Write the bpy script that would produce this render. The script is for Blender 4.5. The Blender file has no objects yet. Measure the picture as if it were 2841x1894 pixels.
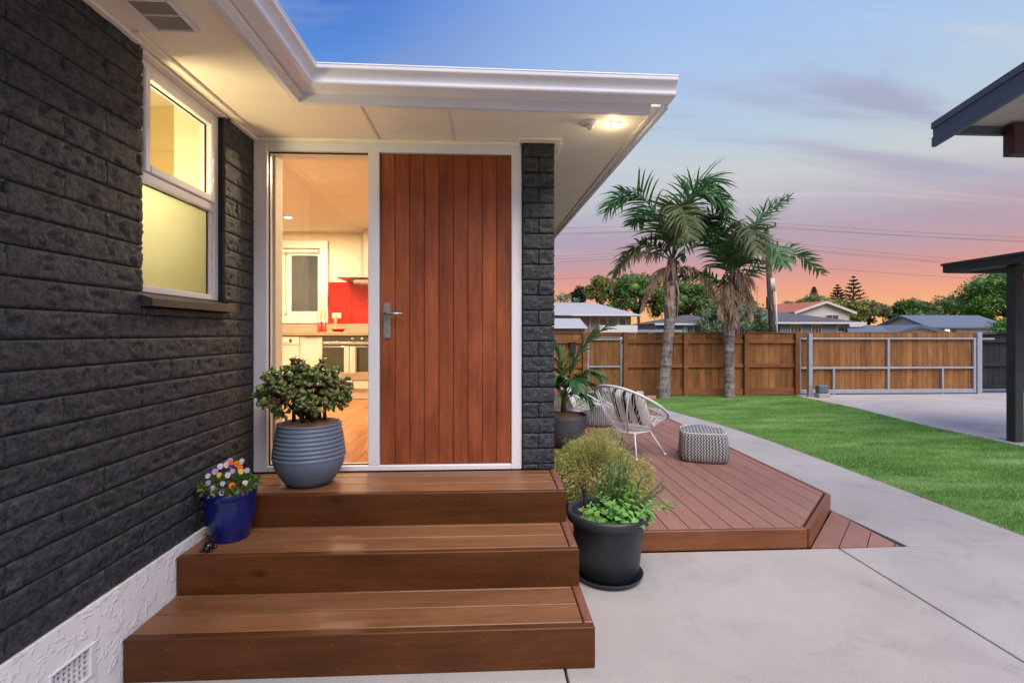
import bpy, math, random
import numpy as np
from mathutils import Vector, Matrix, noise

R = math.radians
random.seed(7)
rng = np.random.default_rng(11)
scn = bpy.context.scene
col = scn.collection

def lin(r, g, b):
    def c(v):
        v /= 255.0
        return v / 12.92 if v <= 0.04045 else ((v + 0.055) / 1.055) ** 2.4
    return (c(r), c(g), c(b), 1.0)

# ------------------------------------------------------------------ camera
cam_d = bpy.data.cameras.new('camera')
cam = bpy.data.objects.new('camera', cam_d)
col.objects.link(cam)
cam.location = (0, 0, 1.42)
cam.rotation_euler = (R(90), 0, R(-2.676))
cam_d.sensor_width = 36.0
cam_d.lens = 36.0 * 1365 / 2841
cam_d.shift_y = -0.0080
cam_d.clip_start = 0.05
cam_d.clip_end = 3000
scn.camera = cam

# ------------------------------------------------------------------ world: dusk sky
world = bpy.data.worlds.new('World')
scn.world = world
world.use_nodes = True
wt = world.node_tree
wt.nodes.clear()
def wn(t, **kw):
    n = wt.nodes.new(t)
    for k, v in kw.items():
        setattr(n, k, v)
    return n
def wm(op, a, b=None, c=None, clamp=False):
    n = wn('ShaderNodeMath', operation=op, use_clamp=clamp)
    for i, v in enumerate((a, b, c)):
        if v is None: continue
        if isinstance(v, (int, float)): n.inputs[i].default_value = v
        else: wt.links.new(v, n.inputs[i])
    return n.outputs[0]
tc = wn('ShaderNodeTexCoord')
sep = wn('ShaderNodeSeparateXYZ')
wt.links.new(tc.outputs['Generated'], sep.inputs[0])
sx, sy, sz = sep.outputs
den = wm('ADD', wm('MAXIMUM', sz, 0.0), 0.10)
comb = wn('ShaderNodeCombineXYZ')
wt.links.new(wm('DIVIDE', sx, den), comb.inputs[0])
wt.links.new(wm('DIVIDE', sy, den), comb.inputs[1])
mp = wn('ShaderNodeMapping')
mp.inputs['Rotation'].default_value = (0, 0, R(24))
mp.inputs['Scale'].default_value = (0.28, 1.15, 1)
wt.links.new(comb.outputs[0], mp.inputs['Vector'])
n1 = wn('ShaderNodeTexNoise')
n1.inputs['Scale'].default_value = 0.9; n1.inputs['Detail'].default_value = 7; n1.inputs['Roughness'].default_value = 0.52
n1.inputs['Distortion'].default_value = 0.5
wt.links.new(mp.outputs[0], n1.inputs['Vector'])
warp = wm('MULTIPLY', wm('SUBTRACT', n1.outputs['Fac'], 0.5), 0.07)
zz = wm('ADD', sz, wm('MULTIPLY', warp, wm('MINIMUM', wm('MULTIPLY', wm('MAXIMUM', sz, 0.0), 5.0), 1.0)))
def wramp(stops):
    r = wn('ShaderNodeValToRGB')
    e = r.color_ramp.elements
    while len(e) > 1: e.remove(e[-1])
    e[0].position, e[0].color = stops[0][0], lin(*stops[0][1])
    for p, c in stops[1:]:
        q = e.new(p); q.color = lin(*c)
    wt.links.new(zz, r.inputs[0])
    return r.outputs[0]
glow = wramp([(0, (252, 196, 128)), (.035, (250, 188, 130)), (.06, (244, 172, 132)), (.088, (232, 162, 142)), (.112, (214, 156, 152)), (.14, (194, 160, 168)),
              (.185, (186, 166, 180)), (.225, (190, 184, 196)), (.275, (204, 206, 208)), (.34, (188, 206, 222)), (.45, (172, 200, 236)),
              (.57, (154, 186, 240)), (.78, (104, 150, 226)), (1, (66, 112, 202))])
away = wramp([(0, (246, 190, 140)), (.05, (240, 172, 138)), (.082, (230, 158, 144)), (.11, (212, 154, 156)), (.14, (184, 158, 182)), (.185, (168, 164, 196)),
              (.24, (150, 170, 212)), (.33, (136, 172, 226)), (.44, (98, 148, 222)), (.56, (58, 114, 204)), (.78, (50, 100, 194)), (1, (44, 90, 184))])
hl = wm('SQRT', wm('ADD', wm('MULTIPLY', sx, sx), wm('MULTIPLY', sy, sy)))
dotg = wm('DIVIDE', wm('ADD', wm('MULTIPLY', sx, math.sin(R(42))), wm('MULTIPLY', sy, math.cos(R(42)))), wm('MAXIMUM', hl, 1e-4))
mr = wn('ShaderNodeMapRange'); mr.interpolation_type = 'SMOOTHSTEP'
mr.inputs['From Min'].default_value = 0.45; mr.inputs['From Max'].default_value = 0.99
wt.links.new(dotg, mr.inputs['Value'])
mx = wn('ShaderNodeMix', data_type='RGBA')
wt.links.new(mr.outputs[0], mx.inputs['Factor'])
wt.links.new(away, mx.inputs['A']); wt.links.new(glow, mx.inputs['B'])
# thin cloud streaks
n2 = wn('ShaderNodeTexNoise')
n2.inputs['Scale'].default_value = 1.7; n2.inputs['Detail'].default_value = 6; n2.inputs['Roughness'].default_value = 0.55
n2.inputs['Distortion'].default_value = 0.8
wt.links.new(mp.outputs[0], n2.inputs['Vector'])
cl = wn('ShaderNodeMapRange'); cl.interpolation_type = 'SMOOTHSTEP'
cl.inputs['From Min'].default_value = 0.50; cl.inputs['From Max'].default_value = 0.70; cl.inputs['To Max'].default_value = 0.62
wt.links.new(n2.outputs['Fac'], cl.inputs['Value'])
band = wn('ShaderNodeMapRange'); band.interpolation_type = 'SMOOTHSTEP'
band.inputs['From Min'].default_value = 0.10; band.inputs['From Max'].default_value = 0.26
wt.links.new(sz, band.inputs['Value'])
hi = wn('ShaderNodeMapRange'); hi.interpolation_type = 'SMOOTHSTEP'
hi.inputs['From Min'].default_value = 0.34; hi.inputs['From Max'].default_value = 0.62; hi.inputs['To Min'].default_value = 1.0; hi.inputs['To Max'].default_value = 0.15
wt.links.new(sz, hi.inputs['Value'])
cf = wm('MULTIPLY', wm('MULTIPLY', cl.outputs[0], band.outputs[0]), hi.outputs[0])
mx2 = wn('ShaderNodeMix', data_type='RGBA')
wt.links.new(cf, mx2.inputs['Factor'])
wt.links.new(mx.outputs['Result'], mx2.inputs['A'])
mx2.inputs['B'].default_value = lin(160, 152, 186)
cl2 = wn('ShaderNodeMapRange'); cl2.interpolation_type = 'SMOOTHSTEP'
cl2.inputs['From Min'].default_value = 0.47; cl2.inputs['From Max'].default_value = 0.30; cl2.inputs['To Max'].default_value = 0.55
wt.links.new(n2.outputs['Fac'], cl2.inputs['Value'])
mx3 = wn('ShaderNodeMix', data_type='RGBA')
wt.links.new(wm('MULTIPLY', wm('MULTIPLY', cl2.outputs[0], band.outputs[0]), hi.outputs[0]), mx3.inputs['Factor'])
wt.links.new(mx2.outputs['Result'], mx3.inputs['A'])
mx3.inputs['B'].default_value = lin(222, 218, 212)
bg = wn('ShaderNodeBackground'); bg.inputs['Strength'].default_value = 0.66
wt.links.new(mx3.outputs['Result'], bg.inputs['Color'])
wo = wn('ShaderNodeOutputWorld')
wt.links.new(bg.outputs[0], wo.inputs[0])

# ------------------------------------------------------------------ soft dusk light
sun_d = bpy.data.lights.new('sun', 'SUN')
sun_d.energy = 3.0
sun_d.angle = R(55)
sun_d.color = (1.0, 0.94, 0.885)
sun = bpy.data.objects.new('sun', sun_d)
col.objects.link(sun)
sun.rotation_euler = Vector((-0.17, 0.56, -0.81)).to_track_quat('-Z', 'Y').to_euler()

scn.view_settings.view_transform = 'Standard'
scn.view_settings.look = 'None'
scn.view_settings.exposure = 0.60
scn.view_settings.gamma = 1.0
scn.view_settings.use_curve_mapping = False
scn.cycles.max_bounces = 8
scn.cycles.transparent_max_bounces = 24
scn.cycles.sample_clamp_indirect = 4.0
scn.cycles.caustics_reflective = False
scn.cycles.caustics_refractive = False

# ================================================================== materials
class NT:
    def __init__(self, name):
        self.m = bpy.data.materials.new(name)
        self.m.use_nodes = True
        self.t = self.m.node_tree
        self.p = self.t.nodes['Principled BSDF']
        self.out = self.t.nodes['Material Output']
    def n(self, typ, **kw):
        x = self.t.nodes.new(typ)
        for k, v in kw.items(): setattr(x, k, v)
        return x
    def l(self, a, b): self.t.links.new(a, b)
    def math(self, op, a, b=None, clamp=False):
        n = self.n('ShaderNodeMath', operation=op, use_clamp=clamp)
        for i, v in enumerate((a, b)):
            if v is None: continue
            if isinstance(v, (int, float)): n.inputs[i].default_value = v
            else: self.l(v, n.inputs[i])
        return n.outputs[0]
    def coords(self, scale=(1, 1, 1), rnd=True):
        tc = self.n('ShaderNodeTexCoord')
        v = tc.outputs['Object']
        if rnd:
            oi = self.n('ShaderNodeObjectInfo')
            m = self.math('MULTIPLY', oi.outputs['Random'], 37.0)
            c = self.n('ShaderNodeCombineXYZ')
            for i in range(3): self.l(m, c.inputs[i])
            a = self.n('ShaderNodeVectorMath', operation='ADD')
            self.l(v, a.inputs[0]); self.l(c.outputs[0], a.inputs[1])
            v = a.outputs[0]
        mp = self.n('ShaderNodeMapping')
        mp.inputs['Scale'].default_value = scale
        self.l(v, mp.inputs['Vector'])
        return mp.outputs[0]
    def noise(self, vec, scale, detail=4, rough=0.55, dist=0.0):
        n = self.n('ShaderNodeTexNoise')
        n.inputs['Scale'].default_value = scale; n.inputs['Detail'].default_value = detail
        n.inputs['Roughness'].default_value = rough; n.inputs['Distortion'].default_value = dist
        self.l(vec, n.inputs['Vector'])
        return n.outputs['Fac']
    def ramp(self, fac, stops):
        r = self.n('ShaderNodeValToRGB')
        e = r.color_ramp.elements
        while len(e) > 1: e.remove(e[-1])
        e[0].position, e[0].color = stops[0][0], tuple(stops[0][1][:3]) + (1,)
        for p, c in stops[1:]:
            q = e.new(p); q.color = tuple(c[:3]) + (1,)
        self.l(fac, r.inputs[0])
        return r.outputs[0]
    def mix(self, fac, a, b, mode='MIX'):
        x = self.n('ShaderNodeMix', data_type='RGBA', blend_type=mode)
        for k, v in (('Factor', fac), ('A', a), ('B', b)):
            if isinstance(v, (int, float)): x.inputs[k].default_value = v
            elif isinstance(v, tuple): x.inputs[k].default_value = tuple(v[:3]) + (1,)
            else: self.l(v, x.inputs[k])
        return x.outputs['Result']
    def hsv(self, colr, val=None, sat=None, hue=None):
        h = self.n('ShaderNodeHueSaturation')
        for k, v in (('Value', val), ('Saturation', sat), ('Hue', hue)):
            if v is None: continue
            if isinstance(v, (int, float)): h.inputs[k].default_value = v
            else: self.l(v, h.inputs[k])
        self.l(colr, h.inputs['Color'])
        return h.outputs[0]
    def bump(self, height, strength, dist=0.01, prev=None):
        b = self.n('ShaderNodeBump')
        b.inputs['Strength'].default_value = strength; b.inputs['Distance'].default_value = dist
        self.l(height, b.inputs['Height'])
        if prev is not None: self.l(prev, b.inputs['Normal'])
        return b.outputs[0]
    def objval(self, lo, hi):
        oi = self.n('ShaderNodeObjectInfo')
        mr = self.n('ShaderNodeMapRange')
        mr.inputs['To Min'].default_value = lo; mr.inputs['To Max'].default_value = hi
        self.l(oi.outputs['Random'], mr.inputs['Value'])
        return mr.outputs[0]
    def base(self, c):
        if isinstance(c, tuple): self.p.inputs['Base Color'].default_value = tuple(c[:3]) + (1,)
        else: self.l(c, self.p.inputs['Base Color'])
    def fin(self, rough=0.5, spec=0.5, metal=0.0, nrm=None):
        if isinstance(rough, (int, float)): self.p.inputs['Roughness'].default_value = rough
        else: self.l(rough, self.p.inputs['Roughness'])
        self.p.inputs['Specular IOR Level'].default_value = spec
        self.p.inputs['Metallic'].default_value = metal
        if nrm is not None: self.l(nrm, self.p.inputs['Normal'])
        return self.m

def plain(name, c, rough=0.5, var=0.12, scale=6.0, bump=0.0, bscale=80.0, spec=0.5, metal=0.0, objr=0.0, bdist=0.004, rvar=0.1):
    t = NT(name)
    v = t.coords()
    nz = t.noise(v, scale, 5)
    c = tuple(c[:3])
    colr = t.ramp(nz, [(0.25, tuple(x * (1 - var) for x in c)), (0.75, tuple(min(1, x * (1 + var)) for x in c))])
    if objr: colr = t.hsv(colr, val=t.objval(1 - objr, 1 + objr))
    t.base(colr)
    nrm = t.bump(t.noise(v, bscale, 4), bump, bdist) if bump else None
    mr = t.n('ShaderNodeMapRange')
    mr.inputs['To Min'].default_value = max(0.02, rough - rvar); mr.inputs['To Max'].default_value = min(1, rough + rvar)
    t.l(t.noise(v, scale * 2.3, 3), mr.inputs['Value'])
    return t.fin(mr.outputs[0], spec, metal, nrm)

def wood(name, dark, light, axis, rough=0.45, spec=0.4, grain=1.0, objr=0.14, blotch=0.35, bump=0.15, knots=False, coat=0.0):
    t = NT(name)
    st = [1, 1, 1]; st[axis] = 0.06
    v = t.coords(tuple(st))
    st2 = [1, 1, 1]; st2[axis] = 0.35
    vb = t.coords(tuple(st2))
    g = t.noise(v, 38 * grain, 6, 0.62, 0.3)
    fine = t.noise(v, 190 * grain, 3, 0.6)
    bl = t.noise(vb, 5.5, 3, 0.5, 0.2)
    fac = t.math('ADD', t.math('MULTIPLY', g, 1 - blotch), t.math('MULTIPLY', bl, blotch))
    c = t.ramp(fac, [(0.30, dark), (0.70, light)])
    c = t.mix(t.math('MULTIPLY', t.ramp(fine, [(0.35, (0, 0, 0)), (0.75, (1, 1, 1))]), 0.38), c, tuple(x * 0.45 for x in dark[:3]))
    if knots:
        st3 = [1, 1, 1]; st3[axis] = 0.5
        vo = t.n('ShaderNodeTexVoronoi'); vo.inputs['Scale'].default_value = 5.0
        t.l(t.coords(tuple(st3)), vo.inputs['Vector'])
        k = t.ramp(vo.outputs['Distance'], [(0.05, (1, 1, 1)), (0.14, (0, 0, 0))])
        c = t.mix(t.math('MULTIPLY', k, 0.55), c, tuple(x * 0.30 for x in dark[:3]))
    c = t.hsv(c, val=t.objval(1 - objr, 1 + objr))
    t.base(c)
    rr = t.n('ShaderNodeMapRange'); rr.inputs['To Min'].default_value = rough - 0.08; rr.inputs['To Max'].default_value = rough + 0.12
    t.l(fac, rr.inputs['Value'])
    t.p.inputs['Coat Weight'].default_value = coat
    t.p.inputs['Coat Roughness'].default_value = 0.25
    return t.fin(rr.outputs[0], spec, 0, t.bump(t.math('ADD', g, fine), bump, 0.002))

def leafmat(name, c1, c2, rough=0.45, scale=7.0, trans=0.25, objr=0.2, spec=0.4):
    t = NT(name)
    v = t.coords()
    f = t.noise(v, scale, 4)
    colr = t.ramp(f, [(0.3, c1), (0.7, c2)])
    colr = t.hsv(colr, val=t.objval(1 - objr, 1 + objr))
    t.base(colr)
    t.fin(rough, spec)
    tr = t.n('ShaderNodeBsdfTranslucent')
    t.l(colr, tr.inputs['Color'])
    ms = t.n('ShaderNodeMixShader'); ms.inputs[0].default_value = trans
    t.l(t.p.outputs[0], ms.inputs[1]); t.l(tr.outputs[0], ms.inputs[2])
    t.l(ms.outputs[0], t.out.inputs['Surface'])
    return t.m

def glassmat(name, tint=(1, 1, 1), ior=1.45, dark=0.0):
    t = NT(name)
    tr = t.n('ShaderNodeBsdfTransparent'); tr.inputs['Color'].default_value = tint + (1,)
    gl = t.n('ShaderNodeBsdfGlossy'); gl.inputs['Roughness'].default_value = 0.01
    lw = t.n('ShaderNodeLayerWeight'); lw.inputs['Blend'].default_value = 0.5
    fac = t.math('ADD', t.math('MULTIPLY', t.math('POWER', lw.outputs['Facing'], 4.5), 0.55), 0.06)
    ms = t.n('ShaderNodeMixShader')
    t.l(fac, ms.inputs[0]); t.l(tr.outputs[0], ms.inputs[1]); t.l(gl.outputs[0], ms.inputs[2])
    t.l(ms.outputs[0], t.out.inputs['Surface'])
    return t.m

def frostmat(name):
    t = NT(name)
    tl = t.n('ShaderNodeBsdfTranslucent'); tl.inputs['Color'].default_value = (0.52, 0.53, 0.47, 1)
    gl = t.n('ShaderNodeBsdfGlossy'); gl.inputs['Roughness'].default_value = 0.35
    tr = t.n('ShaderNodeBsdfTransparent'); tr.inputs['Color'].default_value = (0.9, 0.9, 0.85, 1)
    ms = t.n('ShaderNodeMixShader'); ms.inputs[0].default_value = 0.06
    t.l(tl.outputs[0], ms.inputs[1]); t.l(gl.outputs[0], ms.inputs[2])
    t.l(ms.outputs[0], t.out.inputs['Surface'])
    return t.m

def emit(name, c, s):
    t = NT(name)
    e = t.n('ShaderNodeEmission'); e.inputs['Color'].default_value = tuple(c[:3]) + (1,); e.inputs['Strength'].default_value = s
    t.l(e.outputs[0], t.out.inputs['Surface'])
    return t.m

def blockmat():
    t = NT('dark_painted_split_block')
    v = t.coords()
    n1 = t.noise(v, 26, 7, 0.68)
    n2 = t.noise(v, 110, 5, 0.7)
    n3 = t.noise(v, 3, 3)
    c = t.ramp(n1, [(0.36, (0.022, 0.025, 0.030)), (0.62, (0.056, 0.062, 0.073))])
    c = t.mix(t.math('MULTIPLY', n3, 0.25), c, (0.044, 0.044, 0.046))
    pit = t.ramp(t.noise(v, 75, 5, 0.72), [(0.40, (0.40, 0.40, 0.42)), (0.50, (1, 1, 1)), (0.64, (1.4, 1.42, 1.46))])
    c = t.mix(0.9, c, pit, 'MULTIPLY')
    c = t.hsv(c, val=t.objval(0.93, 1.08))
    t.base(c)
    h = t.math('ADD', n1, t.math('MULTIPLY', n2, 0.45))
    return t.fin(0.6, 0.35, 0, t.bump(h, 1.0, 0.010))

def stuccomat():
    t = NT('white_roughcast_plaster')
    v = t.coords(rnd=False)
    a = t.noise(v, 15, 2, 0.45, 1.6)
    b = t.noise(v, 24, 3, 0.5, 0.6)
    ridge = t.math('ABSOLUTE', t.math('SUBTRACT', a, 0.5))
    rr = t.ramp(ridge, [(0.0, (1, 1, 1)), (0.04, (0.7, .7, .7)), (0.11, (0.0, 0.0, 0.0))])
    gate = t.ramp(b, [(0.50, (0, 0, 0)), (0.60, (1, 1, 1))])
    h = t.math('ADD', t.math('MULTIPLY', rr, gate), t.math('MULTIPLY', b, 0.10))
    t.base(t.ramp(t.noise(v, 5, 4), [(0.3, (0.78, 0.78, 0.80)), (0.7, (0.86, 0.86, 0.87))]))
    return t.fin(0.5, 0.4, 0, t.bump(h, 0.48, 0.007))

def concretemat(name, c, stain=True):
    t = NT(name)
    v = t.coords(rnd=False)
    n1 = t.noise(v, 0.9, 5, 0.6, 0.4)
    n2 = t.noise(v, 9, 5, 0.6)
    n3 = t.noise(v, 220, 3, 0.7)
    n4 = t.noise(v, 2.6, 6, 0.65, 0.6)
    k = t.ramp(n1, [(0.3, tuple(x * 0.86 for x in c)), (0.7, tuple(x * 1.08 for x in c))])
    k = t.mix(t.math('MULTIPLY', n2, 0.20), k, tuple(x * 0.78 for x in c))
    sp = t.ramp(n3, [(0.32, (0.55, 0.55, 0.55)), (0.5, (1, 1, 1)), (0.68, (1.25, 1.24, 1.20))])
    k = t.mix(0.8, k, sp, 'MULTIPLY')
    st = t.ramp(n4, [(0.52, (1, 1, 1)), (0.66, (0.86, 0.85, 0.86)), (0.76, (0.66, 0.65, 0.67))])
    k = t.mix(0.75, k, st, 'MULTIPLY')
    t.base(k)
    return t.fin(0.8, 0.08, 0, t.bump(t.math('ADD', n3, n2), 0.25, 0.003))

def lawnmat():
    t = NT('lawn_turf')
    v = t.coords(rnd=False)
    n1 = t.noise(v, 1.2, 6, 0.6, 0.5)
    n2 = t.noise(v, 60, 4, 0.6)
    c = t.ramp(n1, [(0.28, (0.12, 0.25, 0.05)), (0.52, (0.19, 0.35, 0.085)), (0.68, (0.26, 0.41, 0.12)), (0.78, (0.38, 0.48, 0.21))])
    c = t.mix(t.math('MULTIPLY', n2, 0.4), c, (0.10, 0.26, 0.05))
    t.base(c)
    return t.fin(0.8, 0.2, 0, t.bump(n2, 0.8, 0.02))

def chevronmat():
    t = NT('chevron_woven_fabric')
    tc = t.n('ShaderNodeTexCoord')
    s = t.n('ShaderNodeSeparateXYZ')
    t.l(tc.outputs['UV'], s.inputs[0])
    u, v = s.outputs[0], s.outputs[1]
    tri = t.math('ABSOLUTE', t.math('SUBTRACT', t.math('FRACT', t.math('MULTIPLY', v, 30.0)), 0.5))
    ph = t.math('ADD', t.math('MULTIPLY', u, 30.0), t.math('MULTIPLY', tri, 1.15))
    st = t.math('FRACT', ph)
    k = t.ramp(st, [(0.0, (0.045, 0.045, 0.052)), (0.52, (0.045, 0.045, 0.052)), (0.58, (0.46, 0.445, 0.43)), (0.96, (0.46, 0.445, 0.43)), (1.0, (0.045, 0.045, 0.052))])
    cr = t.coords()
    k = t.mix(t.math('MULTIPLY', t.noise(cr, 300, 2), 0.35), k, (0.2, 0.2, 0.2))
    t.base(k)
    return t.fin(0.9, 0.15, 0, t.bump(t.noise(cr, 260, 2), 0.4, 0.002))

def bandmat():
    t = NT('striped_cushion_cotton')
    tc = t.n('ShaderNodeTexCoord')
    s = t.n('ShaderNodeSeparateXYZ')
    t.l(tc.outputs['UV'], s.inputs[0])
    st = t.math('FRACT', t.math('MULTIPLY', s.outputs[0], 3.6))
    k = t.ramp(st, [(0.0, (0.72, 0.71, 0.69)), (0.60, (0.72, 0.71, 0.69)), (0.63, (0.025, 0.025, 0.028)), (0.97, (0.025, 0.025, 0.028)), (1.0, (0.72, 0.71, 0.69))])
    t.base(k)
    return t.fin(0.9, 0.15, 0, t.bump(t.noise(t.coords(), 200, 2), 0.3, 0.002))

def trunkmat(name, c1, c2):
    t = NT(name)
    v = t.coords((1, 1, 0.35))
    w = t.coords((0.5, 0.5, 3.0))
    a = t.noise(v, 16, 5, 0.65)
    b = t.noise(w, 5, 4, 0.6)
    c = t.ramp(t.math('MULTIPLY', t.math('ADD', a, b), 0.5), [(0.36, c1), (0.62, c2)])
    t.base(c)
    return t.fin(0.85, 0.2, 0, t.bump(t.math('ADD', a, b), 0.6, 0.02))

def brickmat():
    t = NT('far_house_brick')
    tc = t.n('ShaderNodeTexCoord')
    mp = t.n('ShaderNodeMapping'); mp.inputs['Rotation'].default_value = (R(90), 0, 0)
    t.l(tc.outputs['Object'], mp.inputs['Vector'])
    b = t.n('ShaderNodeTexBrick')
    b.inputs['Color1'].default_value = (0.36, 0.22, 0.15, 1); b.inputs['Color2'].default_value = (0.46, 0.31, 0.22, 1)
    b.inputs['Mortar'].default_value = (0.5, 0.46, 0.42, 1); b.inputs['Scale'].default_value = 4.2
    t.l(mp.outputs[0], b.inputs['Vector'])
    t.base(b.outputs['Color'])
    return t.fin(0.85, 0.2)

M = {}
M['white'] = plain('white_painted_joinery', (0.72, 0.72, 0.76), 0.32, 0.04, 3, spec=0.5)
M['gutter'] = plain('white_gutter_enamel', (0.78, 0.77, 0.80), 0.42, 0.06, 2.5, spec=0.5)
M['soffit'] = plain('lamp_tinted_soffit_paint', (0.88, 0.81, 0.69), 0.55, 0.05, 2.2, bump=0.08, bscale=60)  # white paint tinted cream: warm lamp light put into the colour
M['block'] = blockmat()
M['mortar'] = plain('dark_mortar', (0.011, 0.012, 0.013), 0.9, 0.2, 30)
M['stucco'] = stuccomat()
M['vent'] = plain('white_vent_metal', (0.70, 0.70, 0.72), 0.45, 0.06, 8)
M['ventgrey'] = plain('grey_vent_slat', (0.36, 0.31, 0.25), 0.6, 0.1, 8)
M['void'] = plain('painted_vent_shade', (0.008, 0.008, 0.009), 0.9, 0.1)  # near-black colour paints the shade inside the vent openings
M['sill'] = plain('dark_sill_tile', (0.05, 0.042, 0.04), 0.5, 0.2, 12, bump=0.2)
M['glass'] = glassmat('clear_window_glass')
M['frost'] = frostmat('frosted_window_glass')
M['gasket'] = plain('black_glazing_gasket', (0.01, 0.01, 0.01), 0.6)
M['door'] = wood('oiled_cedar_door', (0.135, 0.028, 0.011), (0.400, 0.110, 0.038), 2, 0.48, 0.28, 1.0, 0.05, 0.60, 0.10)
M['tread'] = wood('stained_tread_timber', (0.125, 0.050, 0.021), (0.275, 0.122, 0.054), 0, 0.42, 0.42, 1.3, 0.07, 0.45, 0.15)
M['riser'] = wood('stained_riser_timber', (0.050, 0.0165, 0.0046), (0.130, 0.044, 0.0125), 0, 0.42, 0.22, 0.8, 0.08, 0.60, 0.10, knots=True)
M['edge'] = wood('stained_edge_timber', (0.150, 0.052, 0.028), (0.275, 0.108, 0.060), 1, 0.36, 0.45, 1.0, 0.06, 0.5, 0.1)
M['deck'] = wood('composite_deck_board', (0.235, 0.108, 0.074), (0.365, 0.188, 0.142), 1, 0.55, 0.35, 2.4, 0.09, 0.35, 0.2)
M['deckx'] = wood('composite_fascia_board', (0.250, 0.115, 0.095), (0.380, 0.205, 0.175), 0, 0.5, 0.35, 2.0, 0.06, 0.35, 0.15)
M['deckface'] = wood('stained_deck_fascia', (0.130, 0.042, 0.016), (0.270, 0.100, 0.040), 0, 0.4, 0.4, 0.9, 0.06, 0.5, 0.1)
M['concrete'] = concretemat('broom_finished_concrete', (0.408, 0.374, 0.352))
M['drive'] = concretemat('driveway_concrete', (0.47, 0.432, 0.412))
M['ground'] = plain('bare_earth_and_rough_grass', (0.085, 0.11, 0.045), 0.9, 0.35, 0.5)
M['lawn'] = lawnmat()
M['grass'] = leafmat('grass_blade', (0.085, 0.270, 0.040), (0.330, 0.560, 0.170), 0.6, 3.4, 0.3, 0.0, 0.25)
def grassmat():
    t = NT('mown_grass_blade')
    v = t.coords((0.55, 1.9, 1), rnd=False)
    big = t.noise(v, 1.5, 4, 0.6, 0.4); fine = t.noise(t.coords(rnd=False), 55, 3, 0.7)
    c = t.ramp(big, [(0.34, (0.105, 0.225, 0.045)), (0.48, (0.180, 0.335, 0.075)), (0.58, (0.275, 0.425, 0.125)), (0.68, (0.46, 0.56, 0.27))])
    c = t.hsv(c, val=t.ramp(fine, [(0.3, (0.62, 0.62, 0.62)), (0.7, (1.4, 1.4, 1.4))]))
    t.base(c); t.fin(0.6, 0.2)
    tr = t.n('ShaderNodeBsdfTranslucent'); t.l(c, tr.inputs['Color'])
    ms = t.n('ShaderNodeMixShader'); ms.inputs[0].default_value = 0.28
    t.l(t.p.outputs[0], ms.inputs[1]); t.l(tr.outputs[0], ms.inputs[2]); t.l(ms.outputs[0], t.out.inputs['Surface'])
    return t.m
M['grass'] = grassmat()
M['straw'] = leafmat('dry_grass_blade', (0.30, 0.27, 0.11), (0.46, 0.42, 0.20), 0.7, 4, 0.3, 0.0, 0.2)
M['fence'] = wood('brown_stained_paling', (0.150, 0.057, 0.017), (0.44, 0.195, 0.068), 2, 0.7, 0.25, 0.9, 0.24, 0.5, 0.25, knots=True)
M['fencex'] = wood('brown_stained_rail', (0.185, 0.068, 0.023), (0.34, 0.140, 0.052), 0, 0.7, 0.25, 0.7, 0.12, 0.5, 0.2)
M['gatewood'] = wood('honey_stained_paling', (0.150, 0.060, 0.018), (0.40, 0.185, 0.064), 2, 0.65, 0.25, 0.9, 0.20, 0.5, 0.25, knots=True)
M['galv'] = plain('galvanised_steel', (0.36, 0.385, 0.43), 0.42, 0.12, 12, metal=0.35)
M['blackfence'] = wood('black_stained_paling', (0.012, 0.014, 0.016), (0.034, 0.037, 0.042), 2, 0.7, 0.25, 0.9, 0.2, 0.5, 0.2)
M['trunk'] = trunkmat('palm_trunk_bark', (0.085, 0.066, 0.060), (0.36, 0.29, 0.265))
M['boot'] = trunkmat('dead_palm_fibre', (0.26, 0.155, 0.115), (0.52, 0.36, 0.27))
M['frond'] = leafmat('palm_frond_green', (0.032, 0.105, 0.028), (0.125, 0.270, 0.085), 0.38, 3.0, 0.22, 0.15)
M['frondy'] = leafmat('palm_frond_olive', (0.055, 0.085, 0.022), (0.150, 0.170, 0.058), 0.5, 3.0, 0.22, 0.15)
M['frondb'] = leafmat('palm_frond_dead', (0.32, 0.20, 0.125), (0.58, 0.41, 0.28), 0.7, 3.0, 0.2, 0.15)
M['rachis'] = plain('palm_leaf_stalk', (0.20, 0.16, 0.07), 0.6, 0.2)
M['steel'] = plain('dark_painted_steel', (0.075, 0.098, 0.125), 0.45, 0.12, 4, bump=0.03)
M['carport'] = plain('charcoal_painted_steel', (0.030, 0.033, 0.034), 0.55, 0.15, 4)
M['greige'] = plain('pale_soffit_lining', (0.45, 0.42, 0.42), 0.7, 0.06)
M['beam'] = plain('dark_brown_beam', (0.055, 0.014, 0.009), 0.55, 0.3, 10)
M['jadepot'] = plain('blue_grey_ribbed_glaze', (0.118, 0.150, 0.215), 0.50, 0.12, 9, bump=0.08, bscale=120, spec=0.4)
M['blueglaze'] = plain('cobalt_glaze', (0.004, 0.012, 0.120), 0.20, 0.30, 14, spec=0.55, bump=0.06, bscale=40)
M['blackplastic'] = plain('black_plastic_pot', (0.024, 0.027, 0.033), 0.42, 0.35, 7, spec=0.4)
M['greypot'] = plain('slate_grey_pot', (0.085, 0.090, 0.105), 0.55, 0.15, 8, bump=0.1, bscale=150)
M['terra'] = plain('terracotta', (0.48, 0.19, 0.125), 0.75, 0.15, 9, bump=0.1)
M['soil'] = plain('coir_mulch', (0.26, 0.135, 0.070), 0.95, 0.45, 60, bump=0.9, bscale=160, bdist=0.01)
M['jade'] = leafmat('jade_leaf', (0.075, 0.125, 0.030), (0.235, 0.300, 0.090), 0.30, 25, 0.06, 0.35, 0.5)
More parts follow.
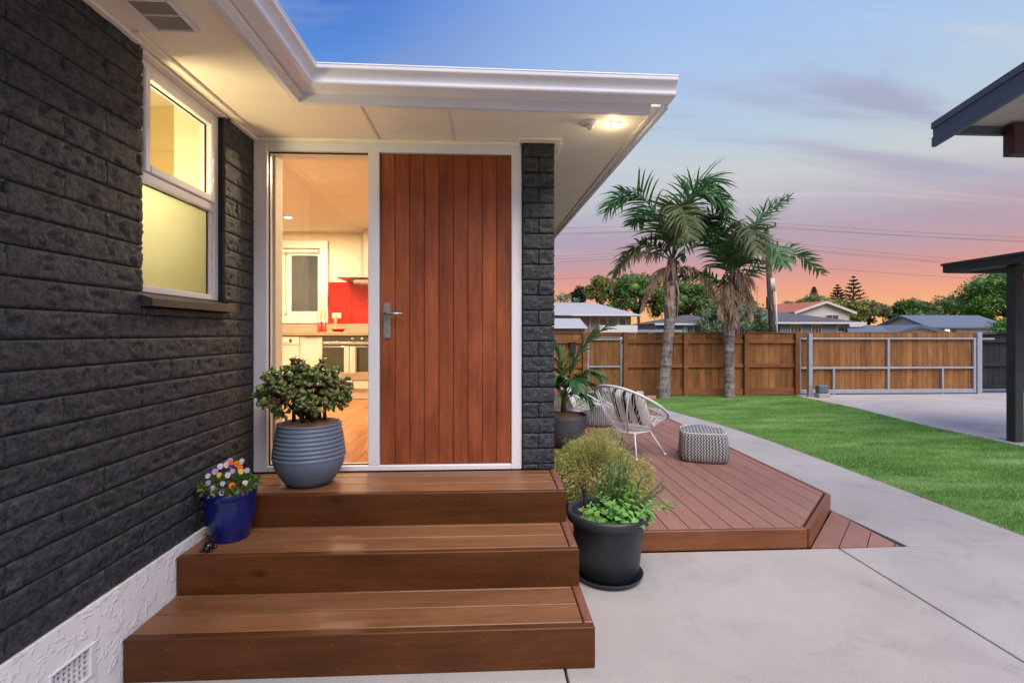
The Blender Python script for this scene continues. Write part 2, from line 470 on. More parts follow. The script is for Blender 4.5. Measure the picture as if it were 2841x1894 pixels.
M['jadered'] = leafmat('jade_leaf_blushed', (0.14, 0.10, 0.045), (0.24, 0.18, 0.085), 0.32, 25, 0.06, 0.3, 0.5)
M['jadestem'] = plain('jade_stem', (0.040, 0.022, 0.013), 0.8, 0.3, 20)
M['mint'] = leafmat('mint_leaf', (0.085, 0.240, 0.045), (0.240, 0.470, 0.110), 0.5, 30, 0.22, 0.25)
M['parsley'] = leafmat('parsley_leaf', (0.055, 0.21, 0.018), (0.14, 0.37, 0.04), 0.5, 30, 0.25, 0.2)
M['rosemary'] = leafmat('rosemary_needle', (0.120, 0.230, 0.065), (0.290, 0.440, 0.165), 0.55, 20, 0.15, 0.1)
M['thyme'] = leafmat('thyme_sprig', (0.24, 0.215, 0.055), (0.64, 0.58, 0.20), 0.7, 9, 0.2, 0.0)
M['thymeg'] = leafmat('thyme_green_sprig', (0.20, 0.235, 0.05), (0.50, 0.54, 0.17), 0.7, 9, 0.2, 0.0)
M['stemg'] = plain('green_stem', (0.08, 0.12, 0.03), 0.6)
M['pansyleaf'] = leafmat('pansy_foliage', (0.05, 0.115, 0.020), (0.150, 0.240, 0.055), 0.55, 30, 0.2, 0.0)
M['petalw'] = leafmat('white_lilac_petal', (0.62, 0.56, 0.72), (0.80, 0.76, 0.82), 0.7, 20, 0.2, 0.08)
M['petall'] = leafmat('lilac_petal', (0.38, 0.24, 0.55), (0.62, 0.48, 0.74), 0.7, 20, 0.2, 0.08)
M['petalb'] = leafmat('pale_blue_petal', (0.42, 0.42, 0.80), (0.60, 0.60, 0.88), 0.7, 20, 0.2, 0.08)
M['petalo'] = leafmat('orange_petal', (0.85, 0.18, 0.008), (0.95, 0.28, 0.02), 0.7, 20, 0.2, 0.05)
M['petald'] = leafmat('dark_violet_petal', (0.05, 0.02, 0.16), (0.10, 0.05, 0.28), 0.7, 20, 0.2, 0.08)
M['petaly2'] = leafmat('yellow_petal', (0.75, 0.50, 0.05), (0.85, 0.66, 0.12), 0.7, 20, 0.2, 0.08)
M['petaly'] = plain('yellow_eye', (0.75, 0.45, 0.03), 0.7)
M['cord'] = plain('white_pvc_cord', (0.70, 0.68, 0.68), 0.45, 0.05)
M['chevron'] = chevronmat()
M['stripe'] = bandmat()
M['handle'] = plain('satin_steel', (0.42, 0.45, 0.48), 0.32, 0.1, 15, metal=0.85)
M['blackgloss'] = plain('black_ceramic', (0.008, 0.009, 0.012), 0.12, 0.2, spec=0.6)
M['orangeplastic'] = plain('orange_plastic', (0.8, 0.16, 0.02), 0.4)
# interior
M['kwall'] = plain('cream_kitchen_wall', (0.74, 0.66, 0.50), 0.7, 0.03, 2)
M['kceil'] = plain('kitchen_ceiling_paint', (0.74, 0.68, 0.58), 0.8, 0.03, 2)
M['kfloor'] = wood('honey_floor_board', (0.36, 0.125, 0.038), (0.58, 0.235, 0.080), 1, 0.22, 0.5, 1.0, 0.14, 0.4, 0.05)
M['kcab'] = plain('white_cabinet_laminate', (0.76, 0.72, 0.64), 0.4, 0.03, 2)
M['kbench'] = wood('pale_timber_benchtop', (0.36, 0.28, 0.18), (0.54, 0.44, 0.31), 0, 0.35, 0.4, 1.0, 0.04, 0.5, 0.05)
M['kred'] = plain('red_glass_splashback', (0.50, 0.018, 0.014), 0.08, 0.05, spec=0.6)
M['redpot'] = plain('red_enamel', (0.62, 0.03, 0.015), 0.25, 0.05)
M['steelk'] = plain('brushed_stainless', (0.58, 0.56, 0.52), 0.35, 0.06, 20, metal=0.8)
M['ovenglass'] = plain('dark_oven_glass', (0.055, 0.055, 0.030), 0.06, 0.1, spec=0.7)
M['towel'] = plain('cream_towel', (0.74, 0.70, 0.62), 0.95, 0.06, 30, bump=0.3, bscale=300)
M['towelt'] = plain('brown_towel_stripe', (0.30, 0.20, 0.12), 0.95, 0.06, 30)
M['kglass'] = plain('dusk_window_pane', (0.075, 0.08, 0.085), 0.06, 0.25, 2.0, spec=0.7)
M['spoon'] = plain('pale_wooden_spoon', (0.62, 0.42, 0.22), 0.6)
M['bwall'] = plain('bathroom_wall', (0.76, 0.70, 0.52), 0.7, 0.02, 2)
M['bwall2'] = plain('bathroom_shaded_wall', (0.62, 0.46, 0.22), 0.7, 0.02, 2)  # ochre stands for the wall's dimmer lighting, shade put into the colour
M['lampk'] = emit('warm_downlight_lens', (1.0, 0.82, 0.52), 14)
M['lampe'] = emit('eave_downlight_lens', (1.0, 0.84, 0.46), 1.7)
M['lit'] = emit('far_lit_window', (1.0, 0.93, 0.62), 1.1)
# far houses
M['hbrick'] = brickmat()
M['hwhite'] = plain('far_white_weatherboard', (0.66, 0.65, 0.64), 0.7, 0.05, 2)
M['hgrey'] = plain('far_grey_weatherboard', (0.27, 0.30, 0.33), 0.75, 0.08, 2)
M['hcream'] = plain('far_cream_wall', (0.62, 0.58, 0.50), 0.75, 0.05, 2)
M['rwhite'] = plain('far_pale_tile_roof', (0.40, 0.385, 0.38), 0.6, 0.08, 3, bump=0.3, bscale=12, bdist=0.05)
M['rbrown'] = plain('far_brown_roof', (0.105, 0.090, 0.092), 0.8, 0.25, 3, bump=0.4, bscale=9, bdist=0.05)
M['rred'] = plain('far_red_roof', (0.42, 0.12, 0.055), 0.7, 0.10, 2)
M['rblue'] = plain('far_slate_blue_roof', (0.120, 0.140, 0.185), 0.6, 0.08, 2)
M['winfar'] = plain('far_window_pane', (0.06, 0.07, 0.08), 0.08, 0.3, 2, spec=0.7)
M['mint_door'] = plain('pale_mint_door', (0.40, 0.60, 0.50), 0.6, 0.05)
M['tree1'] = leafmat('olive_tree_leaf', (0.111, 0.137, 0.026), (0.332, 0.332, 0.078), 0.6, 0.8, 0.2, 0.0)
M['tree2'] = leafmat('deep_green_tree_leaf', (0.050, 0.115, 0.027), (0.196, 0.311, 0.069), 0.55, 0.8, 0.2, 0.0)
M['tree3'] = leafmat('grey_green_bush_leaf', (0.124, 0.180, 0.095), (0.293, 0.394, 0.191), 0.6, 1.0, 0.2, 0.0)
M['tree4'] = leafmat('dusky_hedge_leaf', (0.109, 0.140, 0.054), (0.304, 0.328, 0.127), 0.6, 0.7, 0.2, 0.0)
M['tree5'] = leafmat('rich_green_tree_leaf', (0.044, 0.129, 0.022), (0.177, 0.365, 0.062), 0.5, 0.8, 0.2, 0.0)
M['pine'] = leafmat('dark_pine_needle', (0.014, 0.030, 0.016), (0.040, 0.062, 0.034), 0.6, 0.8, 0.1, 0.0)
M['bark'] = trunkmat('tree_bark', (0.060, 0.046, 0.036), (0.16, 0.13, 0.10))
M['polewood'] = trunkmat('weathered_pole', (0.055, 0.040, 0.033), (0.14, 0.11, 0.09))
M['pvc'] = plain('pale_cable_duct', (0.55, 0.53, 0.50), 0.6)
M['wire'] = plain('grey_power_wire', (0.16, 0.14, 0.16), 0.6)
M['insul'] = plain('dark_insulator', (0.05, 0.04, 0.04), 0.3)
M['utility2'] = plain('weathered_grey_slat', (0.30, 0.31, 0.34), 0.6, 0.12)
M['utility'] = plain('gate_motor_housing', (0.105, 0.130, 0.140), 0.5, 0.1)

# ================================================================== mesh helpers
class MB:
    def __init__(self): self.v = []; self.f = []; self.uv = None
    def add(self, vs, fs):
        o = len(self.v)
        self.v += [tuple(p) for p in vs]
        self.f += [tuple(i + o for i in q) for q in fs]
        return self
    def box(self, x0, x1, y0, y1, z0, z1):
        return self.add([(x0, y0, z0), (x1, y0, z0), (x1, y1, z0), (x0, y1, z0), (x0, y0, z1), (x1, y0, z1), (x1, y1, z1), (x0, y1, z1)],
                        [(0, 3, 2, 1), (4, 5, 6, 7), (0, 1, 5, 4), (1, 2, 6, 5), (2, 3, 7, 6), (3, 0, 4, 7)])
    def cbox(self, x0, x1, y0, y1, z0, z1, c=0.004):
        vs, fs = chamfer(x1 - x0, y1 - y0, z1 - z0, c)
        cx, cy, cz = (x0 + x1) / 2, (y0 + y1) / 2, (z0 + z1) / 2
        return self.add([(a + cx, b + cy, d + cz) for a, b, d in vs], fs)
    def prism(self, poly, z0, z1):
        n = len(poly)
        a = sum(poly[i][0] * poly[(i + 1) % n][1] - poly[(i + 1) % n][0] * poly[i][1] for i in range(n))
        if a < 0: poly = poly[::-1]
        vs = [(x, y, z0) for x, y in poly] + [(x, y, z1) for x, y in poly]
        fs = [tuple(range(n - 1, -1, -1)), tuple(range(n, 2 * n))] + [(i, (i + 1) % n, n + (i + 1) % n, n + i) for i in range(n)]
        return self.add(vs, fs)
    def tube(self, pts, rad, n=8, cap=True):
        pts = [Vector(p) for p in pts]
        if not hasattr(rad, '__len__'): rad = [rad] * len(pts)
        rings = []; u = None
        for i, p in enumerate(pts):
            t = (pts[min(i + 1, len(pts) - 1)] - pts[max(i - 1, 0)])
            if t.length < 1e-9: t = Vector((0, 0, 1))
            t.normalize()
            if u is None: u = t.orthogonal().normalized()
            else:
                u = u - t * u.dot(t)
                u = u.normalized() if u.length > 1e-6 else t.orthogonal().normalized()
            w = t.cross(u)
            rings.append([p + (u * math.cos(2 * math.pi * k / n) + w * math.sin(2 * math.pi * k / n)) * rad[i] for k in range(n)])
        vs = [q for r in rings for q in r]; fs = []
        for i in range(len(pts) - 1):
            for k in range(n):
                fs.append((i * n + k, i * n + (k + 1) % n, (i + 1) * n + (k + 1) % n, (i + 1) * n + k))
        if cap:
            fs.append(tuple(range(n - 1, -1, -1))); fs.append(tuple((len(pts) - 1) * n + k for k in range(n)))
        return self.add(vs, fs)
    def lathe(self, prof, n=48, c=(0, 0, 0), wob=0.0):
        vs = []; fs = []
        for r, z in prof:
            for k in range(n):
                a = 2 * math.pi * k / n
                rr = r * (1 + wob * math.sin(3 * a + 9 * z))
                vs.append((c[0] + rr * math.cos(a), c[1] + rr * math.sin(a), c[2] + z))
        for i in range(len(prof) - 1):
            for k in range(n):
                fs.append((i * n + k, i * n + (k + 1) % n, (i + 1) * n + (k + 1) % n, (i + 1) * n + k))
        return self.add(vs, fs)
    def mesh(self, name, smooth=False):
        me = bpy.data.meshes.new(name)
        me.from_pydata(self.v, [], self.f)
        if smooth:
            me.polygons.foreach_set('use_smooth', [True] * len(me.polygons))
        if self.uv is not None:
            l = me.uv_layers.new(name='UVMap')
            idx = np.empty(len(me.loops), dtype=np.int64)
            me.loops.foreach_get('vertex_index', idx)
            l.data.foreach_set('uv', np.asarray(self.uv, dtype=np.float32)[idx].ravel())
        me.update()
        return me

def chamfer(dx, dy, dz, c):
    h = (dx / 2, dy / 2, dz / 2)
    c = min(c, min(h) * 0.45)
    vs = []; ix = {}
    for sx in (-1, 1):
        for sy in (-1, 1):
            for sz in (-1, 1):
                s = (sx, sy, sz)
                for ax in range(3):
                    ix[(s, ax)] = len(vs)
                    vs.append(tuple(s[k] * (h[k] if k == ax else h[k] - c) for k in range(3)))
    fs = []
    for ax in range(3):
        o = [k for k in range(3) if k != ax]
        for sg in (-1, 1):
            q = []
            for a, b in ((-1, -1), (1, -1), (1, 1), (-1, 1)):
                s = [0, 0, 0]; s[ax] = sg; s[o[0]] = a; s[o[1]] = b
                q.append(ix[(tuple(s), ax)])
            fs.append(q)
        for a in (-1, 1):
            for b in (-1, 1):
                s0 = [0, 0, 0]; s0[ax] = -1; s0[o[0]] = a; s0[o[1]] = b
                s1 = list(s0); s1[ax] = 1
                fs.append([ix[(tuple(s0), o[0])], ix[(tuple(s1), o[0])], ix[(tuple(s1), o[1])], ix[(tuple(s0), o[1])]])
    for sx in (-1, 1):
        for sy in (-1, 1):
            for sz in (-1, 1):
                fs.append([ix[((sx, sy, sz), k)] for k in range(3)])
    out = []
    for q in fs:
        p = [Vector(vs[i]) for i in q]
        nn = (p[1] - p[0]).cross(p[2] - p[0])
        ce = sum(p, Vector()) / len(p)
        out.append(tuple(q) if nn.dot(ce) > 0 else tuple(reversed(q)))
    return vs, out

WL = {}   # world position of every root / part
def link(o, parent, loc):
    col.objects.link(o)
    loc = Vector(loc)
    if parent is not None:
        o.parent = parent
        o.location = loc - WL[parent.name]
    else:
        o.location = loc
    WL[o.name] = loc
    return o
def tag(o, label=None, cat=None, group=None, kind=None):
    if label: o['label'] = label
    if cat: o['category'] = cat
    if group: o['group'] = group
    if kind: o['kind'] = kind
    return o
def thing(name, label, cat, loc=(0, 0, 0), group=None):
    o = bpy.data.objects.new(name, None)
    o.empty_display_size = 0.1
    link(o, None, loc)
    return tag(o, label, cat, group)
def obj(name, mb, mat, parent=None, loc=(0, 0, 0), smooth=False, rot=None):
    me = mb if isinstance(mb, bpy.types.Mesh) else mb.mesh(name, smooth)
    if mat is not None and not me.materials: me.materials.append(M[mat])
    o = bpy.data.objects.new(name, me)
    link(o, parent, loc)
    if rot is not None: o.rotation_euler = rot
    return o
_pc = {}
def piece(name, dims, cen, mat, parent, c=0.003, rot=None):
    key = (round(dims[0], 4), round(dims[1], 4), round(dims[2], 4), mat, c)
    if key not in _pc:
        vs, fs = chamfer(*dims, c)
        me = MB().add(vs, fs).mesh(name)
        me.materials.append(M[mat])
        _pc[key] = me
    return obj(name, _pc[key], None, parent, cen, rot=rot)
def bpiece(name, x0, x1, y0, y1, z0, z1, mat, parent, c=0.003):
    return piece(name, (x1 - x0, y1 - y0, z1 - z0), ((x0 + x1) / 2, (y0 + y1) / 2, (z0 + z1) / 2), mat, parent, c)
def struct(name, mb, mat, smooth=False):
    o = obj(name, mb, mat, smooth=smooth)
    o['kind'] = 'structure'
    return o

def npmesh(name, V, F, mat, smooth=False, matidx=None):
    """V (n,3), F (m,k) uniform polygons"""
    me = bpy.data.meshes.new(name)
    V = np.asarray(V, dtype=np.float32); F = np.asarray(F, dtype=np.int32)
    m, k = F.shape
    me.vertices.add(len(V)); me.vertices.foreach_set('co', V.ravel())
    me.loops.add(m * k); me.loops.foreach_set('vertex_index', F.ravel())
    me.polygons.add(m)
    me.polygons.foreach_set('loop_start', np.arange(0, m * k, k, dtype=np.int32))
    for x in (mat if isinstance(mat, (list, tuple)) else [mat]): me.materials.append(M[x])
    if matidx is not None: me.polygons.foreach_set('material_index', np.asarray(matidx, dtype=np.int32))
    if smooth: me.polygons.foreach_set('use_smooth', np.ones(m, dtype=bool))
    me.update(calc_edges=True)
    return me
def unit(a):
    return a / np.maximum(np.linalg.norm(a, axis=-1, keepdims=True), 1e-9)
def inst(P, A, N, S, tv, tf):
    """place template (coords along A, B=NxA, N) at P"""
    A = unit(A); N = unit(N - A * np.sum(A * N, -1, keepdims=True)); B = np.cross(N, A)
    tv = np.asarray(tv, dtype=float); n = len(P); m = len(tv)
    S = np.asarray(S, dtype=float).reshape(-1, 1, 1) * np.ones((n, 1, 1))
    V = P[:, None, :] + S * (tv[None, :, 0:1] * A[:, None, :] + tv[None, :, 1:2] * B[:, None, :] + tv[None, :, 2:3] * N[:, None, :])
    F = np.asarray(tf)[None, :, :] + (np.arange(n) * m)[:, None, None]
    return V.reshape(-1, 3), F.reshape(-1, np.asarray(tf).shape[1])
def rdir(n):
    return unit(rng.normal(size=(n, 3)))

# ================================================================== ground
g = MB().prism([(-400, -60), (400, -60), (400, 900), (-400, 900)], -0.16, -0.12)
struct('ground', g, 'ground')
patio = struct('patio', MB().prism([(-1.5, -4), (12, -4), (12, 3.16), (2.5, 3.16), (0.3, 3.3), (-1.5, 3.3)], -0.115, -0.03), 'mortar')
J = 0.011
def slab(poly, name='concrete_slab', mat='concrete', z=0.0, parent=None):
    # slab with a small arris: inset top polygon
    n = len(poly)
    a = sum(poly[i][0] * poly[(i + 1) % n][1] - poly[(i + 1) % n][0] * poly[i][1] for i in range(n))
    if a < 0: poly = poly[::-1]
    def off(d):
        out = []
        for i in range(n):
            p0, p1, p2 = Vector(poly[i - 1]), Vector(poly[i]), Vector(poly[(i + 1) % n])
            e1 = (p1 - p0).normalized(); e2 = (p2 - p1).normalized()
            n1 = Vector((-e1.y, e1.x)); n2 = Vector((-e2.y, e2.x))
            b = (n1 + n2)
            out.append(p1 + b * (d / max(0.3, b.dot(n1))))
        return out
    r0, r1 = off(J * 0.5), off(J * 0.5 + 0.004)
    vs = [(p.x, p.y, z - 0.10) for p in r0] + [(p.x, p.y, z - 0.004) for p in r0] + [(p.x, p.y, z) for p in r1]
    fs = [tuple(2 * n + i for i in range(n))]
    for k in (0, 1):
        fs += [(k * n + i, k * n + (i + 1) % n, (k + 1) * n + (i + 1) % n, (k + 1) * n + i) for i in range(n)]
    return obj(name, MB().add(vs, fs), mat, parent)
XJ, YJ = 2.312, 3.162
slab([(-1.49, -4), (0.322, -4), (0.322, 3.15), (-1.49, 3.15)], parent=patio)
slab([(0.322, -4), (XJ, -4), (XJ, YJ - 0.008), (0.322, 3.146)], parent=patio)
slab([(XJ, -4), (6.6, -4), (6.6, YJ + 0.02), (2.78, YJ), (XJ, YJ - 0.008)], parent=patio)
slab([(6.6, -4), (12, -4), (12, YJ + 0.02), (6.6, YJ + 0.02)], parent=patio)
path = struct('path', MB().prism([(2.75, 3.2), (3.7, 3.2), (3.6, 8), (3.3, 9.1), (2.7, 9.3), (0.5, 9.3), (0.5, 8.9), (2.72, 8.9)], -0.112, -0.03), 'mortar')
slab([(2.79, YJ), (3.76, YJ), (3.75, 5.22), (2.745, 5.20), (2.745, 3.80)], 'path_slab', parent=path)
slab([(2.745, 5.20), (3.75, 5.22), (3.72, 6.35), (3.61, 7.45), (2.745, 7.43)], 'path_slab', parent=path)
slab([(2.745, 7.43), (3.61, 7.45), (3.41, 8.45), (3.27, 9.1), (2.95, 9.45), (2.745, 9.55)], 'path_slab', parent=path)
slab([(2.745, 9.55), (0.5, 9.7), (0.5, 8.86), (2.745, 8.86)], 'path_slab', parent=path)
driveway = struct('driveway', MB().prism([(6.72, 3.1), (30, 3.1), (30, 11.3), (7.02, 11.3), (6.98, 9.0), (6.72, 7.4)], -0.113, -0.03), 'mortar')
slab([(6.70, 3.19), (12, 3.19), (12, 10.9), (6.97, 10.9), (6.96, 9.0), (6.80, 8.0), (6.70, 7.2)], 'driveway_slab', 'drive', parent=driveway)
slab([(6.97, 10.9), (12, 10.9), (12, 13.2), (6.97, 13.2)], 'driveway_slab', 'drive', parent=driveway)
slab([(12, 3.19), (30, 3.19), (30, 13.2), (12, 13.2)], 'driveway_slab', 'drive', parent=driveway)
LAWN = [(3.77, 3.19), (6.695, 3.19), (6.695, 7.2), (6.79, 8.0), (6.95, 9.0), (6.96, 10.95), (0.5, 10.95), (0.5, 9.71), (2.745, 9.56), (2.95, 9.46), (3.28, 9.11), (3.42, 8.45), (3.62, 7.45), (3.73, 6.35)]
struct('lawn', MB().prism(LAWN, -0.113, -0.004), 'lawn')
def inpoly(x, y, poly):
    c = np.zeros(len(x), dtype=bool); n = len(poly)
    for i in range(n):
        x0, y0 = poly[i]; x1, y1 = poly[(i + 1) % n]
        if y0 == y1: continue
        h = ((y0 > y) != (y1 > y)) & (x < (x1 - x0) * (y - y0) / (y1 - y0) + x0)
        c ^= h
    return c
def blades(n, poly, hmin, hmax, w, bias=True, edge=None):
    x = rng.uniform(0.5, 7.0, n * 3); y = rng.uniform(3.19, 10.95, n * 3)
    keep = inpoly(x, y, poly)
    if bias: keep &= rng.uniform(size=n * 3) < np.clip(5.5 / y, 0.45, 1)
    x, y = x[keep][:n], y[keep][:n]
    k = len(x)
    P = np.stack([x + rng.normal(0, .012, k), y + rng.normal(0, .012, k), np.full(k, -0.006)], 1)
    up = np.stack([rng.normal(0, 0.45, k), rng.normal(0, 0.45, k), np.ones(k)], 1)
    return P, up, rng.uniform(hmin, hmax, k), rdir(k) * [1, 1, 0.05]
P, A, S, N = blades(230000, LAWN, 0.016, 0.036, 1)
V, F = inst(P, A, N, S, [(0, -0.07, 0), (0, 0.07, 0), (1, 0, 0.2)], [(0, 1, 2)])
go = obj('grass', npmesh('grass', V, F, 'grass'), None)
tag(go, 'short mown green lawn grass in front of the brown fence', 'grass', kind='stuff')
# dry tips along the concrete edges and in worn patches
edge_pts = []
for i in range(len(LAWN)):
    a, b = Vector(LAWN[i]), Vector(LAWN[(i + 1) % len(LAWN)])
    if a.y > 10.9 and b.y > 10.9: continue
    L = (b - a).length
    for k in range(int(L * 260)):
        p = a.lerp(b, random.random())
        edge_pts.append((p.x + random.gauss(0, 0.018), p.y + random.gauss(0, 0.018), -0.004))
P = np.array(edge_pts); k = len(P)
ins = inpoly(P[:, 0], P[:, 1], LAWN)
P = P[ins | (rng.uniform(size=k) < 0.5)]; k = len(P)
V, F = inst(P, np.stack([rng.normal(0, .6, k), rng.normal(0, .6, k), np.ones(k)], 1), rdir(k), rng.uniform(0.015, 0.04, k), [(0, -0.07, 0), (0, 0.07, 0), (1, 0, 0.2)], [(0, 1, 2)])
do = obj('dry_grass', npmesh('dry_grass', V, F, 'straw'), None)
tag(do, 'straw coloured dry grass tips along the lawn edge', 'grass', kind='stuff')

# ================================================================== the house
house = thing('brick_house', 'dark painted block house with white eaves and timber front door', 'house', (-1.5, 3.3, 0))

def block_mesh(L, H, D, seed, rough_ends=(False, False), amp=0.0085):
    """split face looks to -Y, centred in x and z, front plane about y=0"""
    nx = max(8, int(L / 0.0105)); nz = max(4, int(H / 0.0092))
    vs = []; fs = []
    for j in range(nz + 1):
        for i in range(nx + 1):
            u = i / nx; w = j / nz
            x = (u - .5) * L; z = (w - .5) * H
            e = min(w * H, (1 - w) * H)
            k = min(1.0, e / 0.004)
            kx = min(1.0, 0.9 + min(u * L, (1 - u) * L) / 0.004)
            d = (noise.noise(Vector((x * 9 + seed * 7.1, z * 14, seed * 3.3))) * 0.45 + noise.noise(Vector((x * 34 + seed, z * 46, seed * 1.7))) * 0.50
                 + noise.noise(Vector((x * 85 + seed, z * 110, seed * 2.7))) * 0.42)
            if noise.noise(Vector((x * 22 + seed * 2, z * 34, seed * 5.1))) > 0.30: d -= 0.8
            y = -(0.004 + k * kx * (0.0045 + amp * d * min(1.0, 0.5 + e / 0.03)))
            if i == 0 and rough_ends[0]: x += 0.006 * noise.noise(Vector((seed, z * 60, 3))) - 0.002
            if i == nx and rough_ends[1]: x += 0.008 * noise.noise(Vector((seed, z * 60, 5))) + 0.002
            vs.append((x, y, z))
    for j in range(nz):
        for i in range(nx):
            a = j * (nx + 1) + i
            fs.append((a, a + 1, a + nx + 2, a + nx + 1))
    # sides
    ring = [i for i in range(nx + 1)] + [(j) * (nx + 1) + nx for j in range(1, nz + 1)] + [nz * (nx + 1) + i for i in range(nx - 1, -1, -1)] + [j * (nx + 1) for j in range(nz - 1, 0, -1)]
    b = len(vs)
    for q in ring:
        x, y, z = vs[q]; vs.append((x, D, z))
    n = len(ring)
    for i in range(n):
        fs.append((ring[(i + 1) % n], ring[i], b + i, b + (i + 1) % n))
    me = MB().add(vs, fs).mesh('block', True)
    me.materials.append(M['block'])
    return me
_bc = {}
def block(L, H, D, ends, seed):
    key = (round(L, 3), round(H, 3), round(D, 3), ends, seed)
    if key not in _bc: _bc[key] = block_mesh(L, H, D, seed + L * 10, ends)
    return _bc[key]

# --- left wing wall
wl = MB()
WX0, WX1 = -1.62, -1.512
wl.box(WX0, WX1, -1.0, 2.205, 0.40, 2.66)
wl.box(WX0, WX1, 2.205, 2.87, 0.40, 1.53)
wl.box(WX0, -1.532, 2.205, 2.87, 1.53, 1.601)
wl.box(WX0, WX1, 2.87, 3.21, 0.40, 2.66)
wall_l = obj('wall', wl, 'mortar', house)
rb = random.Random(3)
for k in range(23):
    z0 = 0.402 + 0.1 * k; z1 = min(z0 + 0.0955, 2.662)
    base = (2.002 if k % 2 == 0 else 1.811) % 0.4
    cuts = [0.2]
    y = base
    while y < 3.2:
        if y > 0.25: cuts.append(y)
        y += 0.4
    cuts.append(3.206)
    for a, b in zip(cuts[:-1], cuts[1:]):
        segs = [(a, b)]
        if z0 > 1.59:
            segs = []
            if a < 2.205: segs.append((a, min(b, 2.205)))
            if b > 2.87: segs.append((max(a, 2.87), b))
        elif z0 > 1.49:
            segs = [(p, q) for p, q in ((a, min(b, 2.196)), (max(a, 2.196), min(b, 2.909)), (max(a, 2.909), b)) if q - p > .02]
        for s, e in segs:
            top = z1
            if 1.49 < z0 < 1.55 and e > 2.20 and s < 2.90:
                top = 1.535
            L = e - s - 0.0008
            if L < 0.02: continue
            at_win = z0 > 1.59 and (abs(e - 2.205) < 1e-6 or abs(s - 2.87) < 1e-6)
            me = block(L, top - z0, 0.02, (False, at_win and e < 2.3), rb.randrange(9))
            obj('block', me, None, wall_l, (-1.508 + rb.uniform(-.0007, .0007), (s + e) / 2, (z0 + top) / 2), rot=(0, 0, R(90)))
# plinth
pl = MB()
pl.box(-1.62, -1.490, -1.0, 1.735, -0.05, 0.398)
pl.box(-1.62, -1.490, 1.935, 3.21, -0.05, 0.398)
pl.box(-1.62, -1.490, 1.735, 1.935, -0.05, 0.135)
pl.box(-1.62, -1.490, 1.735, 1.935, 0.262, 0.398)
plinth = obj('plinth', pl, 'stucco', house)
obj('vent_shade_backing', MB().box(-1.62, -1.513, 1.736, 1.934, 0.136, 0.261), 'void', house)
fv = obj('foundation_vent', MB().cbox(-1.515, -1.484, 1.736, 1.750, 0.136, 0.261).cbox(-1.515, -1.484, 1.906, 1.934, 0.136, 0.261).cbox(-1.515, -1.484, 1.750, 1.906, 0.136, 0.148).cbox(-1.515, -1.484, 1.750, 1.906, 0.249, 0.261), 'vent', house)
for i in range(7):
    y = 1.750 + 0.156 * (i + 0.5) / 7
    if i: bpiece('vent_bar', -1.504, -1.494, 1.750 + 0.156 * i / 7 - 0.0048, 1.750 + 0.156 * i / 7 + 0.0048, 0.148, 0.249, 'vent', fv, 0.001)
for j in range(1, 5):
    bpiece('vent_bar', -1.502, -1.497, 1.750, 1.906, 0.148 + 0.101 * j / 5 - 0.004, 0.148 + 0.101 * j / 5 + 0.004, 'vent', fv, 0.001)

# --- left window
win = obj('window', MB().box(-1.60, -1.585, 2.205, 2.87, 1.60, 1.602), 'white', house)
wy0, wy1, wz0, wz1 = 2.212, 2.876, 1.602, 2.645
XA, XB = -1.60, -1.538
for nm, y0, y1, z0, z1, xo in (('frame', wy0, wy0 + .05, wz0, wz1, 0), ('frame', wy1 - .045, wy1, wz0, wz1, 0), ('frame', wy0 + .05, wy1 - .045, wz0, wz0 + .032, 0),
                               ('frame', wy0 + .05, wy1 - .045, wz1 - .035, wz1, 0), ('frame', wy0 + .05, wy1 - .045, 2.098, 2.142, 0)):
    bpiece(nm, XA, XB + xo, y0, y1, z0, z1, 'white', win, 0.004)
def sash(z0, z1, w, xo):
    ya, yb = wy0 + .052, wy1 - .047
    bpiece('sash', XA + .01, XB + xo, ya, ya + w, z0, z1, 'white', win, 0.005)
    bpiece('sash', XA + .01, XB + xo, yb - w, yb, z0, z1, 'white', win, 0.005)
    bpiece('sash', XA + .01, XB + xo, ya + w, yb - w, z0, z0 + w, 'white', win, 0.005)
    bpiece('sash', XA + .01, XB + xo, ya + w, yb - w, z1 - w, z1, 'white', win, 0.005)
    return ya + w, yb - w, z0 + w, z1 - w
a0, a1, b0, b1 = sash(2.144, 2.608, .038, .010)
obj('pane', MB().box(-1.572, -1.567, a0 - .004, a1 + .004, b0 - .004, b1 + .004), 'glass', win)
for q in ((a0, a0 + .006, b0, b1), (a1 - .006, a1, b0, b1), (a0, a1, b0, b0 + .005), (a0, a1, b1 - .005, b1)):
    obj('gasket', MB().box(-1.566, -1.560, *q), 'gasket', win)
a0, a1, b0, b1 = wy0 + .05, wy1 - .045 - .018, 1.636, 2.098
bpiece('sash', XA + .01, XB - .01, a1, a1 + .018, b0 - .002, b1, 'white', win, 0.003)
obj('pane', MB().box(-1.575, -1.570, a0, a1, b0, b1), 'frost', win)
for q in ((a1 - .006, a1, b0, b1), (a0, a1 - .006, b1 - .005, b1)):
    obj('gasket', MB().box(-1.569, -1.563, *q), 'gasket', win)
sl = MB()
sl.add([(-1.53, 2.20, 1.540), (-1.455, 2.20, 1.540), (-1.455, 2.20, 1.572), (-1.53, 2.20, 1.598), (-1.53, 2.905, 1.540), (-1.455, 2.905, 1.540), (-1.455, 2.905, 1.572), (-1.53, 2.905, 1.598)],
       [(0, 1, 2, 3), (7, 6, 5, 4), (1, 5, 6, 2), (2, 6, 7, 3), (0, 4, 5, 1), (0, 3, 7, 4)])
obj('window_sill', sl, 'sill', house)
bpiece('head_trim', -1.60, -1.498, 2.19, 2.90, 2.646, 2.668, 'soffit', house, 0.006)
